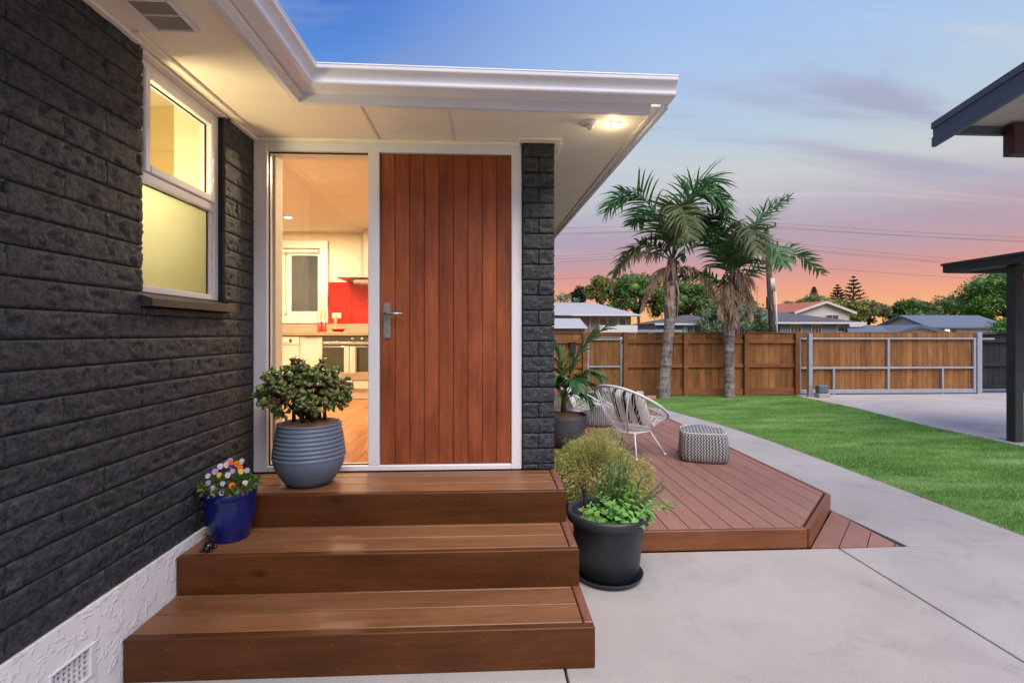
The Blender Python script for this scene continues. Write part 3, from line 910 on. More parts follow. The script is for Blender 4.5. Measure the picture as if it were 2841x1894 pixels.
for ya, yb in ((0.0, 2.17), (2.93, 3.20)):
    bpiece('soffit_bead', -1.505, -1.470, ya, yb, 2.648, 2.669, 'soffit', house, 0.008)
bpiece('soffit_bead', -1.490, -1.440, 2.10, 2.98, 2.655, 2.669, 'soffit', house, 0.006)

# --- front wall: frame, sidelight, door, pillar
fr = obj('door_frame', MB().box(-1.50, 0.213, 3.300, 3.310, 2.60, 2.66), 'white', house)
for x0, x1, z0, z1 in ((-1.503, -1.417, 0.532, 2.668), (-0.779, -0.708, 0.566, 2.588), (0.147, 0.214, 0.532, 2.668), (-1.417, 0.147, 2.588, 2.668), (-1.417, 0.147, 0.532, 0.566)):
    bpiece('frame_member', x0, x1, 3.212, 3.30, z0, z1, 'white', fr, 0.004)
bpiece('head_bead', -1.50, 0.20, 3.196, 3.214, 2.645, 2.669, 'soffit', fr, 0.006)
sd = obj('sidelight', MB().box(-1.419, -0.777, 3.252, 3.258, 0.565, 2.590), 'glass', house)
for x0, x1, z0, z1 in ((-1.417, -1.411, .568, 2.586), (-.785, -.779, .568, 2.586), (-1.411, -.785, .566, .573), (-1.411, -.785, 2.580, 2.588)):
    obj('gasket', MB().box(x0, x1, 3.240, 3.250, z0, z1), 'gasket', sd)
door = obj('door', MB().box(-0.706, 0.145, 3.245, 3.285, 0.568, 2.586), 'riser', house)
bw = 0.851 / 9
for i in range(9):
    x0 = -0.706 + bw * i
    bpiece('door_board', x0 + .001, x0 + bw - .001, 3.232, 3.250, 0.570, 2.584, 'door', door, 0.006)
hp = obj('door_handle', MB().cbox(-0.682, -0.638, 3.222, 3.2315, 1.388, 1.620, 0.002), 'handle', door)
lv = MB().tube([(-0.660, 3.223, 1.545), (-0.660, 3.178, 1.545)], 0.011, 14)
lv.tube([(-0.672, 3.178, 1.545), (-0.60, 3.175, 1.545), (-0.552, 3.178, 1.545)], [0.0105, 0.0095, 0.009], 14)
obj('lever', lv, 'handle', hp, smooth=True)
for z in (1.602, 1.405):
    obj('screw', MB().lathe([(0, -.0035), (.004, -.003), (.0055, 0)], 12), 'steelk', hp, (-0.660, 3.2215, z), rot=(R(-90), 0, 0))
obj('lock_cylinder', MB().cbox(-0.668, -0.652, 3.217, 3.223, 1.440, 1.466, 0.002), 'handle', hp)
pw = obj('wall', MB().box(0.222, 0.412, 3.215, 3.9, 0.3, 2.67).box(0.30, 0.415, 3.9, 8.6, 0.0, 2.67), 'mortar', house)
rb = random.Random(5)
zs = [0.532, 0.568] + [0.568 + 0.1 * i for i in range(1, 19)] + [2.468, 2.568, 2.668]
for i, (a, b) in enumerate(zip(zs[:-1], zs[1:])):
    segs = [(0.218, 0.426)] if i % 2 == 1 else [(0.218, 0.322), (0.322, 0.426)]
    for s, e in segs:
        me = block(e - s - .004, b - a - .005, 0.19, (False, e > .4), rb.randrange(12))
        obj('block', me, None, pw, ((s + e) / 2, 3.204 + rb.uniform(-.003, .003), (a + b) / 2))
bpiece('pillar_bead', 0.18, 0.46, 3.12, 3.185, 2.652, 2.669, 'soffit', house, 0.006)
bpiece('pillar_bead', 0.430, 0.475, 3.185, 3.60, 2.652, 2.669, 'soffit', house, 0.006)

# --- eaves
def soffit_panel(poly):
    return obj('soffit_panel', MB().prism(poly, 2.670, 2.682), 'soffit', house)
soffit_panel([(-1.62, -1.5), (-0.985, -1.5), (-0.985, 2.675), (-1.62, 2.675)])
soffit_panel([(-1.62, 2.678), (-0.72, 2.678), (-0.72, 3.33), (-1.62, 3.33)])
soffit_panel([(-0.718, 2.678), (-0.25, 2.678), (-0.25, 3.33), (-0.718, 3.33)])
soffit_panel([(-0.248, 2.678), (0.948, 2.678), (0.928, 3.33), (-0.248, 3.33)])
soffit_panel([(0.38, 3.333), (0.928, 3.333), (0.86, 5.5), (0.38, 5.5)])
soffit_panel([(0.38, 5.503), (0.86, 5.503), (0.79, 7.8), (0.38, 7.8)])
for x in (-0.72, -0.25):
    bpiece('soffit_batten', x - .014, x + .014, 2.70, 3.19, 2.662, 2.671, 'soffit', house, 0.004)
fas = MB()
fas.box(-1.03, -1.0, -1.5, 2.65, 2.638, 2.80)
obj('fascia', fas, 'white', house)
obj('fascia', MB().add([(-1.0, 2.650, 2.638), (0.885, 2.650, 2.618), (0.885, 2.650, 2.79), (-1.0, 2.650, 2.80), (-1.0, 2.676, 2.638), (0.885, 2.676, 2.618), (0.885, 2.676, 2.79), (-1.0, 2.676, 2.80)],
                       [(0, 1, 2, 3), (7, 6, 5, 4), (1, 5, 6, 2), (3, 2, 6, 7), (0, 4, 5, 1), (0, 3, 7, 4)]), 'white', house)
pp_ = [(.080, 2.690), (.094, 2.6925), (.100, 2.702), (.0985, 2.716), (.102, 2.731), (.113, 2.747), (.128, 2.756), (.131, 2.766)]
prof = [(0.0, 2.690)] + [(p.x, p.y) for p in (lambda q: [0.5 * ((2 * q[min(i_, 7)]) + (q[min(i_ + 1, 7)] - q[max(i_ - 1, 0)]) * u_ + (2 * q[max(i_ - 1, 0)] - 5 * q[i_] + 4 * q[min(i_ + 1, 7)] - q[min(i_ + 2, 7)]) * u_ * u_ + (3 * q[i_] - q[max(i_ - 1, 0)] - 3 * q[min(i_ + 1, 7)] + q[min(i_ + 2, 7)]) * u_ ** 3)
        for i_ in range(7) for u_ in (0, .25, .5, .75)])([Vector(p) for p in pp_])] + [(.131, 2.768), (.131, 2.775), (.134, 2.778), (.133, 2.783), (.126, 2.783), (.124, 2.775), (.113, 2.756), (0.0, 2.70)]
n = len(prof)
gl = MB()
vs = [(-1.0 + o, -1.5, z) for o, z in prof] + [(-1.0 + o, 2.650 - o, z) for o, z in prof]
gl.add(vs, [(i, i + 1, n + i + 1, n + i) for i in range(n - 1)])
obj('gutter', gl, 'gutter', house)
gf = MB()
vs = [(-1.0 + o, 2.650 - o, z) for o, z in prof] + [(0.985, 2.650 - o, z - 0.020) for o, z in prof]
gf.add(vs, [(i, i + 1, n + i + 1, n + i) for i in range(n - 1)] + [tuple(range(n, 2 * n))])
obj('gutter', gf, 'gutter', house)
bj = MB()
def prism_line(mb, p0, p1, w, z0, z1):
    d = Vector((p1[0] - p0[0], p1[1] - p0[1])).normalized(); s = Vector((d.y, -d.x)) * w
    mb.prism([(p0[0], p0[1]), (p1[0], p1[1]), (p1[0] + s.x, p1[1] + s.y), (p0[0] + s.x, p0[1] + s.y)], z0, z1)
    return mb
obj('barge_board', prism_line(MB(), (0.958, 2.652), (0.785, 7.85), 0.024, 2.650, 2.765), 'white', house)
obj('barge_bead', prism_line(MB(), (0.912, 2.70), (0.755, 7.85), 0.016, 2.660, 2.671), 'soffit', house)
roof = MB().prism([(-1.20, -1.5), (-1.20, 2.95), (0.70, 2.95), (0.60, 7.8), (-6, 7.8), (-6, -1.5)], 2.93, 2.98)
obj('roof', roof, 'steel', house)
# soffit vent
sv = obj('soffit_vent', MB().cbox(-1.365, -1.350, 1.88, 2.085, 2.652, 2.672).cbox(-1.205, -1.185, 1.88, 2.085, 2.652, 2.672).cbox(-1.350, -1.205, 2.070, 2.085, 2.652, 2.672).cbox(-1.350, -1.205, 1.88, 1.895, 2.652, 2.672).cbox(-1.350, -1.205, 1.978, 1.985, 2.656, 2.672), 'vent', house)
obj('vent_shade_backing', MB().box(-1.35, -1.205, 1.895, 2.07, 2.6665, 2.6695), 'void', house)
for i in range(15):
    x = -1.347 + 0.0098 * i
    bpiece('vent_slat', x, x + .0052, 1.895, 2.070, 2.658, 2.666, 'ventgrey', sv, 0.001)
# eave light and motion sensor
el = obj('eave_downlight', MB().lathe([(0.030, -.002), (.042, -.006), (.046, 0), (.046, .004)], 32), 'white', house, (0.742, 2.91, 2.669), smooth=True)
obj('lens', MB().lathe([(0, -.0045), (.02, -.0045), (.031, -.002)], 32), 'lampe', el, (0.742, 2.91, 2.669))
ps = obj('motion_sensor', MB().lathe([(0, -.018), (.03, -.016), (.052, -.008), (.058, 0)], 36), 'cord', house, (0.595, 2.90, 2.669), smooth=True)
obj('sensor_eye', MB().lathe([(0, -.044), (.012, -.041), (.021, -.030), (.024, -.016)], 24), 'cord', ps, (0.600, 2.892, 2.667), smooth=True)
ld = bpy.data.lights.new('eave_lamp', 'SPOT'); ld.energy = 22; ld.spot_size = R(120); ld.spot_blend = 0.7; ld.color = (1, .80, .45); ld.shadow_soft_size = 0.03
lo = bpy.data.objects.new('eave_lamp', ld); link(lo, el, (0.742, 2.91, 2.655))
gd = bpy.data.lights.new('soffit_glow_fill', 'POINT'); gd.energy = 0.7; gd.color = (1, .80, .45); gd.shadow_soft_size = 0.02  # added fill light below the downlight, brightens the soffit around it
go_ = bpy.data.objects.new('soffit_glow_fill', gd); link(go_, el, (0.742, 2.91, 2.60))

# ================================================================== rooms behind the glass
CZ = 2.86
kr = struct('kitchen_wall', MB().box(-4.6, 0.29, 7.15, 7.30, 0.4, 2.92).box(-4.75, -4.6, 3.2, 7.3, 0.4, 2.92).box(0.222, 0.29, 3.91, 7.15, 0.4, 2.92)
            .box(-4.6, -1.405, 3.335, 3.42, 0.4, 2.92).box(-1.66, -1.405, 3.312, 3.335, 0.4, 2.92), 'kwall')
struct('kitchen_ceiling', MB().box(-4.6, 0.25, 3.312, 7.15, CZ, CZ + .04).box(-1.41, 0.22, 3.312, 3.40, 2.60, CZ), 'kceil')
kf = struct('kitchen_floor', MB().box(-4.6, 0.22, 3.312, 7.15, 0.42, 0.535), 'mortar')
x = -3.3
while x < 0.2:
    for y0, y1 in ((3.315, 4.6), (4.6, 5.9), (5.9, 6.62)):
        o = 0.5 * ((int(x * 40) * 7) % 5) / 5
        bpiece('floor_board', x, x + .0985, y0 + (o if y0 > 3.4 else 0) + .001, min(6.62, y1 + (o if y1 < 6.6 else 0)) - .001, 0.536, 0.550, 'kfloor', kf, 0.0015)
    x += 0.1
# kitchen fittings
YF = 6.55
cab = thing('kitchen_cabinet', 'white kitchen base cabinets with pale timber benchtop under the window', 'cabinet', (-2.5, 6.8, 0.55))
bpiece('carcass', -4.5, -0.5, YF + .05, 7.14, 0.68, 1.37, 'kcab', cab)
bpiece('kickboard', -4.5, -0.5, YF + .06, YF + .09, 0.551, 0.68, 'kcab', cab)
bpiece('benchtop', -4.5, -0.5, YF - .02, 7.14, 1.388, 1.436, 'kbench', cab, 0.004)
bpiece('upstand', -4.5, -0.5, 7.115, 7.142, 1.437, 1.555, 'kbench', cab, 0.002)
bpiece('cabinet_door', -2.465, -2.180, YF, YF + .02, 0.69, 1.372, 'kcab', cab)
bpiece('door_pull', -2.40, -2.24, YF - .012, YF, 1.360, 1.372, 'steelk', cab)
bpiece('drawer_front', -2.172, -1.57, YF, YF + .02, 0.69, 0.796, 'kcab', cab)
bpiece('door_pull', -1.98, -1.78, YF - .012, YF, 0.784, 0.796, 'steelk', cab)
bpiece('cabinet_door', -1.565, -1.0, YF, YF + .02, 0.69, 1.372, 'kcab', cab)
dw = thing('dishwasher', 'white dishwasher with a small display beside the cabinet door', 'dishwasher', (-2.77, 6.6, 0.55))
bpiece('front_panel', -3.07, -2.473, YF - .004, YF + .04, 0.69, 1.27, 'kcab', dw, 0.006)
bpiece('control_panel', -3.07, -2.473, YF - .010, YF + .04, 1.273, 1.374, 'kcab', dw, 0.006)
bpiece('display', -2.60, -2.567, YF - .014, YF - .009, 1.297, 1.345, 'ovenglass', dw, 0.001)
obj('knob', MB().lathe([(0, .014), (.015, .012), (.017, 0)], 20), 'kcab', dw, (-2.645, YF - .010, 1.315), rot=(R(90), 0, 0), smooth=True)
ov = thing('oven', 'built in oven with dark glass door and two steel knobs', 'oven', (-1.87, 6.6, 0.8))
bpiece('control_panel', -2.170, -1.575, YF - .008, YF + .04, 1.312, 1.378, 'ovenglass', ov, 0.002)
bpiece('trim', -2.170, -1.575, YF - .010, YF + .04, 1.276, 1.310, 'steelk', ov, 0.002)
bpiece('oven_door', -2.170, -1.575, YF - .008, YF + .04, 0.915, 1.272, 'ovenglass', ov, 0.003)
bpiece('base_trim', -2.170, -1.575, YF - .008, YF + .04, 0.806, 0.913, 'steelk', ov, 0.003)
for xx in (-1.785, -1.665):
    obj('knob', MB().lathe([(0, .022), (.014, .02), (.017, .004), (.019, 0)], 20), 'steelk', ov, (xx, YF - .008, 1.346), rot=(R(90), 0, 0), smooth=True)
obj('door_handle', MB().tube([(-2.16, YF - .05, 1.243), (-1.585, YF - .05, 1.243)], .009, 12).tube([(-2.12, YF - .05, 1.243), (-2.12, YF - .005, 1.243)], .006, 8).tube([(-1.63, YF - .05, 1.243), (-1.63, YF - .005, 1.243)], .006, 8), 'steelk', ov, smooth=True)
tw = thing('tea_towel', 'cream striped tea towel hanging over the oven handle', 'towel', (-1.8, YF - .06, 0.9))
for i, (x0, x1, m, zb) in enumerate(((-1.880, -1.822, 'towel', .905), (-1.822, -1.806, 'towelt', .912), (-1.806, -1.740, 'towel', .900), (-1.740, -1.722, 'towelt', .91))):
    vs = []; fs = []
    for k in range(7):
        zt = 1.252 - (1.252 - zb) * k / 6
        for q in range(4):
            u = q / 3
            vs.append((x0 + (x1 - x0) * u, YF - .066 - .006 * math.sin((x0 + (x1 - x0) * u) * 70 + k * .3), zt))
    for k in range(6):
        for q in range(3):
            a = k * 4 + q; fs.append((a, a + 1, a + 5, a + 4))
    b = len(vs); vs += [(p[0], p[1] + .008, p[2]) for p in vs]; fs += [tuple(b + t for t in reversed(f)) for f in fs]
    obj('towel_band', MB().add(vs, fs), m, tw, smooth=True)
# kitchen window
kw = thing('kitchen_window', 'white kitchen window with two dark panes above the benchtop', 'window', (-3, 7.1, 1.56))
for x0, x1, z0, z1 in ((-4.1, -2.29, 2.625, 2.735), (-2.40, -2.29, 1.56, 2.625), (-4.1, -2.40, 1.56, 1.665)):
    bpiece('architrave', x0, x1, 7.10, 7.149, z0, z1, 'kcab', kw, 0.006)
bpiece('blind_roll', -4.1, -2.41, 7.06, 7.10, 2.555, 2.60, 'kcab', kw, 0.012)
for x0, x1, z0, z1 in ((-2.86, -2.80, 1.668, 2.60), (-2.95, -2.89, 1.668, 2.60), (-2.43, -2.402, 1.668, 2.60), (-2.80, -2.43, 1.668, 1.73), (-2.80, -2.43, 2.52, 2.60), (-4.1, -2.95, 1.668, 1.73), (-4.1, -2.95, 2.52, 2.60)):
    bpiece('sash', x0, x1, 7.11, 7.146, z0, z1, 'kcab', kw, 0.004)
for x0, x1 in ((-2.80, -2.43), (-4.1, -2.95)):
    obj('pane', MB().box(x0, x1, 7.128, 7.134, 1.73, 2.52), 'kglass', kw)
obj('latch', MB().cbox(-2.885, -2.865, 7.085, 7.110, 1.70, 1.80, .004), 'kcab', kw)
spl = thing('splashback', 'glossy red glass splashback panels behind the range hood', 'splashback', (-1.5, 7.14, 1.56))
bpiece('panel', -2.288, -1.962, 7.140, 7.149, 1.557, 2.150, 'kred', spl, 0.001)
bpiece('panel', -1.960, -0.6, 7.140, 7.149, 1.557, 2.150, 'kred', spl, 0.001)
out = tag(obj('power_outlet', MB().cbox(-2.235, -2.11, 7.128, 7.1395, 1.635, 1.710, .004), 'kcab'), 'white double power outlet on the red splashback', 'outlet')
hd = thing('range_hood', 'slim stainless range hood with square flue above the oven', 'range hood', (-1.7, 6.9, 2.1))
bpiece('canopy', -2.05, -1.15, 6.66, 7.139, 2.165, 2.205, 'steelk', hd, 0.004)
bpiece('filter_box', -1.84, -1.36, 6.74, 7.139, 2.090, 2.163, 'steelk', hd, 0.03)
bpiece('flue', -1.735, -1.465, 6.88, 7.139, 2.207, CZ - .002, 'steelk', hd, 0.004)
for i, x in enumerate((-2.272, -2.212)):
    up = thing('utensil_pot', ('red utensil pot with wooden spoons beside the window edge', 'red utensil pot with wooden spoons nearer the range hood')[i], 'pot', (x, 6.72, 1.436))
    obj('pot', MB().lathe([(0, .001), (.028, .001), (.029, .01), (.029, .135), (.025, .135), (.025, .02), (0, .02)], 20), 'redpot', up, (x, 6.72, 1.436), smooth=True)
    obj('rim', MB().lathe([(.0285, .130), (.0305, .132), (.0305, .150), (.0285, .150)], 20), 'steelk', up, (x, 6.72, 1.436), smooth=True)
    for k in range(3):
        a = random.uniform(0, 6.28); dx, dy = .02 * math.cos(a) + (k - 1) * .012, .018 * math.sin(a)
        obj('spoon', MB().tube([(x, 6.72, 1.47), (x + dx * .6, 6.72 + dy * .6, 1.60), (x + dx, 6.72 + dy, 1.665 + .02 * k), (x + dx * 1.2, 6.72 + dy, 1.715 + .02 * k)], [.005, .005, .012, .006], 8), 'spoon', up, smooth=True)
pm = thing('pepper_mill', 'turned wooden pepper mill on the bench against the splashback', 'pepper mill', (-2.07, 6.75, 1.436))
obj('body', MB().lathe([(0, .001), (.026, .001), (.024, .03), (.014, .08), (.016, .12), (.024, .18), (.026, .215), (.020, .235), (0, .238)], 20), 'spoon', pm, (-2.07, 6.75, 1.436), smooth=True)
bowl = tag(obj('red_dish', MB().lathe([(0, .002), (.06, .002), (.085, .035), (.098, .038), (.098, .043), (.08, .042), (.055, .012), (0, .012)], 28), 'redpot', None, (-2.00, 6.63, 1.436), smooth=True), 'shallow red dish on the bench in front of the pepper mill', 'dish')
for i, (x, y, e) in enumerate(((-2.50, 6.25, 28), (-1.35, 5.9, 30), (-2.9, 4.6, 30), (-0.9, 4.4, 32), (-3.9, 5.4, 24))):
    d = tag(obj('ceiling_downlight', MB().lathe([(.040, -.002), (.055, -.006), (.060, 0)], 28), 'kcab', None, (x, y, CZ - .001), smooth=True),
            ('lit round downlight in the kitchen ceiling above the dishwasher', 'lit round downlight in the kitchen ceiling near the range hood', 'lit round kitchen downlight midway along the ceiling', 'lit round downlight in the kitchen ceiling behind the door', 'lit round downlight in the far corner of the kitchen')[i], 'downlight', 'kitchen ceiling downlights')
    obj('lens', MB().lathe([(0, -.004), (.03, -.004), (.041, -.002)], 28), 'lampk', d, (x, y, CZ - .001))
    L = bpy.data.lights.new('kitchen_lamp', 'AREA'); L.shape = 'DISK'; L.size = 0.25; L.energy = e; L.color = (1, .80, .52)
    Lo = bpy.data.objects.new('kitchen_lamp', L); link(Lo, d, (x, y, CZ - .02))
hl_ = bpy.data.lights.new('hood_lamp', 'SPOT'); hl_.energy = 5; hl_.spot_size = R(110); hl_.spot_blend = 0.6; hl_.color = (1, .75, .45); hl_.shadow_soft_size = .03
ho = bpy.data.objects.new('hood_lamp', hl_); link(ho, hd, (-1.55, 6.98, 2.08)); ho.rotation_euler = (R(15), 0, 0)
# bathroom
struct('bathroom_wall', MB().box(-3.6, -3.5, 1.2, 3.33, 0.4, 2.92).box(-3.5, -1.66, 3.25, 3.334, 0.4, 2.92).box(-3.5, -1.63, 1.1, 1.2, 0.4, 2.92), 'bwall')
struct('bathroom_partition', MB().box(-1.83, -1.66, 2.95, 3.20, 0.551, 2.849), 'bwall')
struct('bathroom_rear_wall', MB().box(-3.49, -1.66, 3.205, 3.248, 0.551, 2.849), 'bwall2')
struct('bathroom_ceiling', MB().box(-3.5, -1.625, 1.2, 3.25, 2.85, 2.90), 'bwall')
struct('bathroom_floor', MB().box(-3.5, -1.63, 1.2, 3.25, 0.45, 0.55), 'kcab')
bl = thing('pendant_light', 'lit globe pendant light hanging inside the frosted window room', 'pendant light', (-1.83, 2.28, 2.849))
obj('flex', MB().tube([(-1.83, 2.28, 2.849), (-1.83, 2.28, 2.29)], .006, 6), 'kcab', bl)
obj('globe', MB().lathe([(0, .26), (.03, .255), (.035, .22), (.05, .20)], 20), 'kcab', bl, (-1.83, 2.28, 2.05), smooth=True)
L = bpy.data.lights.new('bathroom_lamp', 'POINT'); L.shadow_soft_size = 0.09; L.energy = 27; L.color = (1, .82, .42)
Lo = bpy.data.objects.new('bathroom_lamp', L); link(Lo, bl, (-1.83, 2.28, 2.16))

# ================================================================== timber steps
st = thing('timber_steps', 'three brown stained timber steps leading up to the front door', 'steps', (-0.5, 2.6, 0))
XL, XR = -1.486, 0.440
def tier(zt, zb, yf, yb, boards, xr):
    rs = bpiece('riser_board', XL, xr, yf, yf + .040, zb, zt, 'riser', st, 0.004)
    for q in range(6):
        xx = XL + .2 + (xr - XL - .4) * q / 5
        for dz in (-.05, .045):
            obj('screw', MB().lathe([(0, -.0006), (.0020, -.0005), (.0026, 0)], 8), 'edge', rs, (xx + random.uniform(-.05, .05), yf, (zt + zb) / 2 + dz), rot=(R(-90), 0, 0))
    bpiece('side_board', xr - .040, xr, yf + .041, yb, zb, zt, 'edge', st, 0.004)
    y = yf + .044
    for w in boards:
        y1 = min(y + w, yb)
        bpiece('tread_board', XL, xr - .045, y, y1 - .0065, zt - .030, zt - .0015, 'tread', st, 0.003)
        y = y1
        if y >= yb - .01: break
    obj('step_frame', MB().box(XL + .02, xr - .05, yf + .06, yb - .02, zb + .002, zt - .034), 'mortar', st)
tier(0.530, 0.352, 2.765, 3.209, [.145, .145, .145], 0.436)
tier(0.355, 0.174, 2.410, 2.806, [.143, .145, .145], 0.445)
tier(0.175, 0.000, 2.068, 2.452, [.143, .145, .145], 0.450)

# ================================================================== deck
dk = thing('timber_deck', 'low reddish brown deck beside the house with a cut corner', 'deck', (1.6, 5.5, 0))
DZ = 0.13
poly = [(0.46, 3.155), (2.107, 3.155), (2.74, 3.84), (2.74, 8.84), (0.46, 8.84)]
obj('deck_frame', MB().prism([(0.49, 3.2), (2.09, 3.2), (2.70, 3.86), (2.70, 8.80), (0.49, 8.80)], 0.0, 0.10), 'mortar', dk)
# fascia, mitred
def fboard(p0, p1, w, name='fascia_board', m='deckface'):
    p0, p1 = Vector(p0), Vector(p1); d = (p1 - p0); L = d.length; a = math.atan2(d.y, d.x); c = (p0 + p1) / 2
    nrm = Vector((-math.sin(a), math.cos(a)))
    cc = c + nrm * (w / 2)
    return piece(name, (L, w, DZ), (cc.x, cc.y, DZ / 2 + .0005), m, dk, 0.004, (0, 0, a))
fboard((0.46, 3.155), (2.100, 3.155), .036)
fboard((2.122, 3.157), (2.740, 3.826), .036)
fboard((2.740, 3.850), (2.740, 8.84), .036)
x = 0.465
while x < 2.70:
    x1 = min(x + .140, 2.700)
    ys = 3.196 if x1 < 2.085 else 3.196 + max(0, (x1 - 2.085)) * 1.083 + 0.0
    if x1 < 2.085:
        seams = [3.196] + ([random.uniform(5.2, 6.6)] if random.random() < .5 else []) + [8.83]
        for a, b in zip(seams[:-1], seams[1:]):
            bpiece('deck_board', x, x1, a + .0015, b - .0015, DZ - .026, DZ - .002, 'deck', dk, 0.003)
    else:
        ya = 3.196 + max(0, (x - 2.085)) * 1.083; yb_ = 3.196 + (x1 - 2.085) * 1.083
        obj('deck_board', MB().prism([(x, ya), (max(x, 2.085), ya), (x1, yb_), (x1, 8.83), (x, 8.83)] if x < 2.085 else [(x, ya), (x1, yb_), (x1, 8.83), (x, 8.83)], DZ - .026, DZ - .002), 'deck', dk)
    x += .1445
# ground level timber infill triangle
tri = thing('timber_infill', 'triangular timber board infill set flush in the concrete beside the deck', 'timber infill', (2.5, 3.3, 0))
A, B, C_ = Vector((2.126, 3.158)), Vector((2.738, 3.158)), Vector((2.738, 3.818))
dd = Vector((0.683, 0.730)).normalized()      # boards run along the cut edge
nn_ = Vector((dd.y, -dd.x))
def clip(poly, p, nrm):
    out = []
    for i in range(len(poly)):
        a, b = poly[i], poly[(i + 1) % len(poly)]
        da, db = (a - p).dot(nrm), (b - p).dot(nrm)
        if da >= 0: out.append(a)
        if (da >= 0) != (db >= 0): out.append(a.lerp(b, da / (da - db)))
    return out
t0 = 0.0
for k in range(5):
    pg = clip(clip([A, B, C_], A + nn_ * (t0 + .003), nn_), A + nn_ * (t0 + .137), -nn_)
    if len(pg) >= 3: obj('infill_board', MB().prism([(p.x, p.y) for p in pg], -0.02, 0.002), 'deck', tri)
    t0 += .14
obj('infill_base', MB().prism([(2.13, 3.157), (2.74, 3.157), (2.74, 3.82)], -0.05, -0.021), 'mortar', tri)

# ================================================================== potted plants
# leaf template: obovate, thick
def leaf_tpl(n=8, w=.32, th=.06, tip=.6, curl=0.0):
    vs = [(0, 0, 0)]
    for i in range(1, n):
        t = i / n
        ww = w * math.sin(math.pi * t ** tip) ** .8
        vs += [(t, ww, curl * t * t), (t, -ww, curl * t * t)]
    return vs
# simple kite leaf (for small foliage)
KITE = [(0, 0, 0), (.45, .28, .05), (1, 0, -.06), (.45, -.28, .05)]
KITEF = [(0, 1, 2, 3)]
STRIP = [(0, .0, 0), (.5, .09, .04), (1, 0, 0), (.5, -.09, .04)]

def jade_leaf_mesh(name, mat):
    out = [(0, 0, 0), (.22, .13, .0), (.5, .32, .02), (.78, .36, .05), (.96, .19, .09), (1.0, 0, .10), (.96, -.19, .09), (.78, -.36, .05), (.5, -.32, .02), (.22, -.13, .0)]
    top = [(.35, 0, .10), (.75, 0, .15)]; bot = [(.35, 0, -.09), (.75, 0, -.05)]
    v = out + top + bot; n = len(out)
    f = []
    def fan(c1, c2, flip):
        for i in range(n):
            a, b = i, (i + 1) % n
            c = c1 if (v[a][0] + v[b][0]) / 2 < .5 else c2
            f.append((a, b, c) if not flip else (b, a, c))
        f.append((2, c2, c1) if not flip else (c1, c2, 2)); f.append((8, c1, c2) if not flip else (c2, c1, 8))
    fan(10, 11, False); fan(12, 13, True)
    me = MB().add(v, f).mesh(name, True); me.materials.append(M[mat])
    return me, np.array(v), np.array([t for t in f])
jg, JV, JF = jade_leaf_mesh('leaf', 'jade'); jr, _, _ = jade_leaf_mesh('leaf', 'jadered')

def frame_rot(A, N):
    A = Vector(A).normalized(); N = Vector(N); N = (N - A * N.dot(A)).normalized(); B = N.cross(A)
    return Matrix((A, B, N)).transposed().to_euler()

JC = Vector((-1.068, 2.985, 0.5285))
jp = thing('potted_jade_plant', 'jade plant in a ribbed blue grey pot on the top step', 'potted plant', JC)
pr = [(0, 0.002), (.105, .002), (.120, .006), (.150, .035), (.178, .080), (.195, .120), (.2035, .160)]
for k in range(8):
    z = .160 + k * .0235
    r = .2035 - .0225 * (k / 7) ** 1.4
    pr += [(r, z + .001), (r + .0035, z + .006), (r + .002, z + .013), (r - .004, z + .0195), (r - .0055, z + .0225)]
pr += [(.180, .352), (.182, .360), (.176, .364), (.166, .362), (.163, .33), (.10, .31), (0, .31)]
obj('pot', MB().lathe(pr, 72), 'jadepot', jp, JC, smooth=True)
sm = MB().lathe([(.165, .333), (.14, .352), (.11, .366), (.07, .378), (.03, .385), (0, .386)], 40, wob=.02)
obj('mulch', sm, 'soil', jp, JC, smooth=True)
rj = random.Random(21)
stem = MB(); tips = []
cen = JC + Vector((-.025, 0, .555))
for i in range(14):
    a = 2 * math.pi * i / 14 + rj.uniform(-.2, .2); r0 = rj.uniform(.01, .09)
    p0 = JC + Vector((r0 * math.cos(a), r0 * math.sin(a), .37))
    el_ = rj.uniform(.12, 1.45)
    p1 = cen + Vector((.15 * math.cos(a) * math.cos(el_), .13 * math.sin(a) * math.cos(el_), -.06 + .10 * math.sin(el_)))
    mid = p0.lerp(p1, .5) + Vector((rj.uniform(-.02, .02), rj.uniform(-.02, .02), .01))
    stem.tube([p0, mid, p1], [.012, .009, .006], 7)
    for b in range(5):
        d = Vector((math.cos(a + rj.uniform(-1, 1)), math.sin(a + rj.uniform(-1, 1)), rj.uniform(-.75, 1.2))).normalized()
        p2 = p1 + d * rj.uniform(.05, .10)
        stem.tube([p1.lerp(mid, rj.uniform(0, .6)), p1.lerp(p2, .6) + Vector((0, 0, -.006)), p2], [.005, .004, .003], 5)
        tips.append(p2)
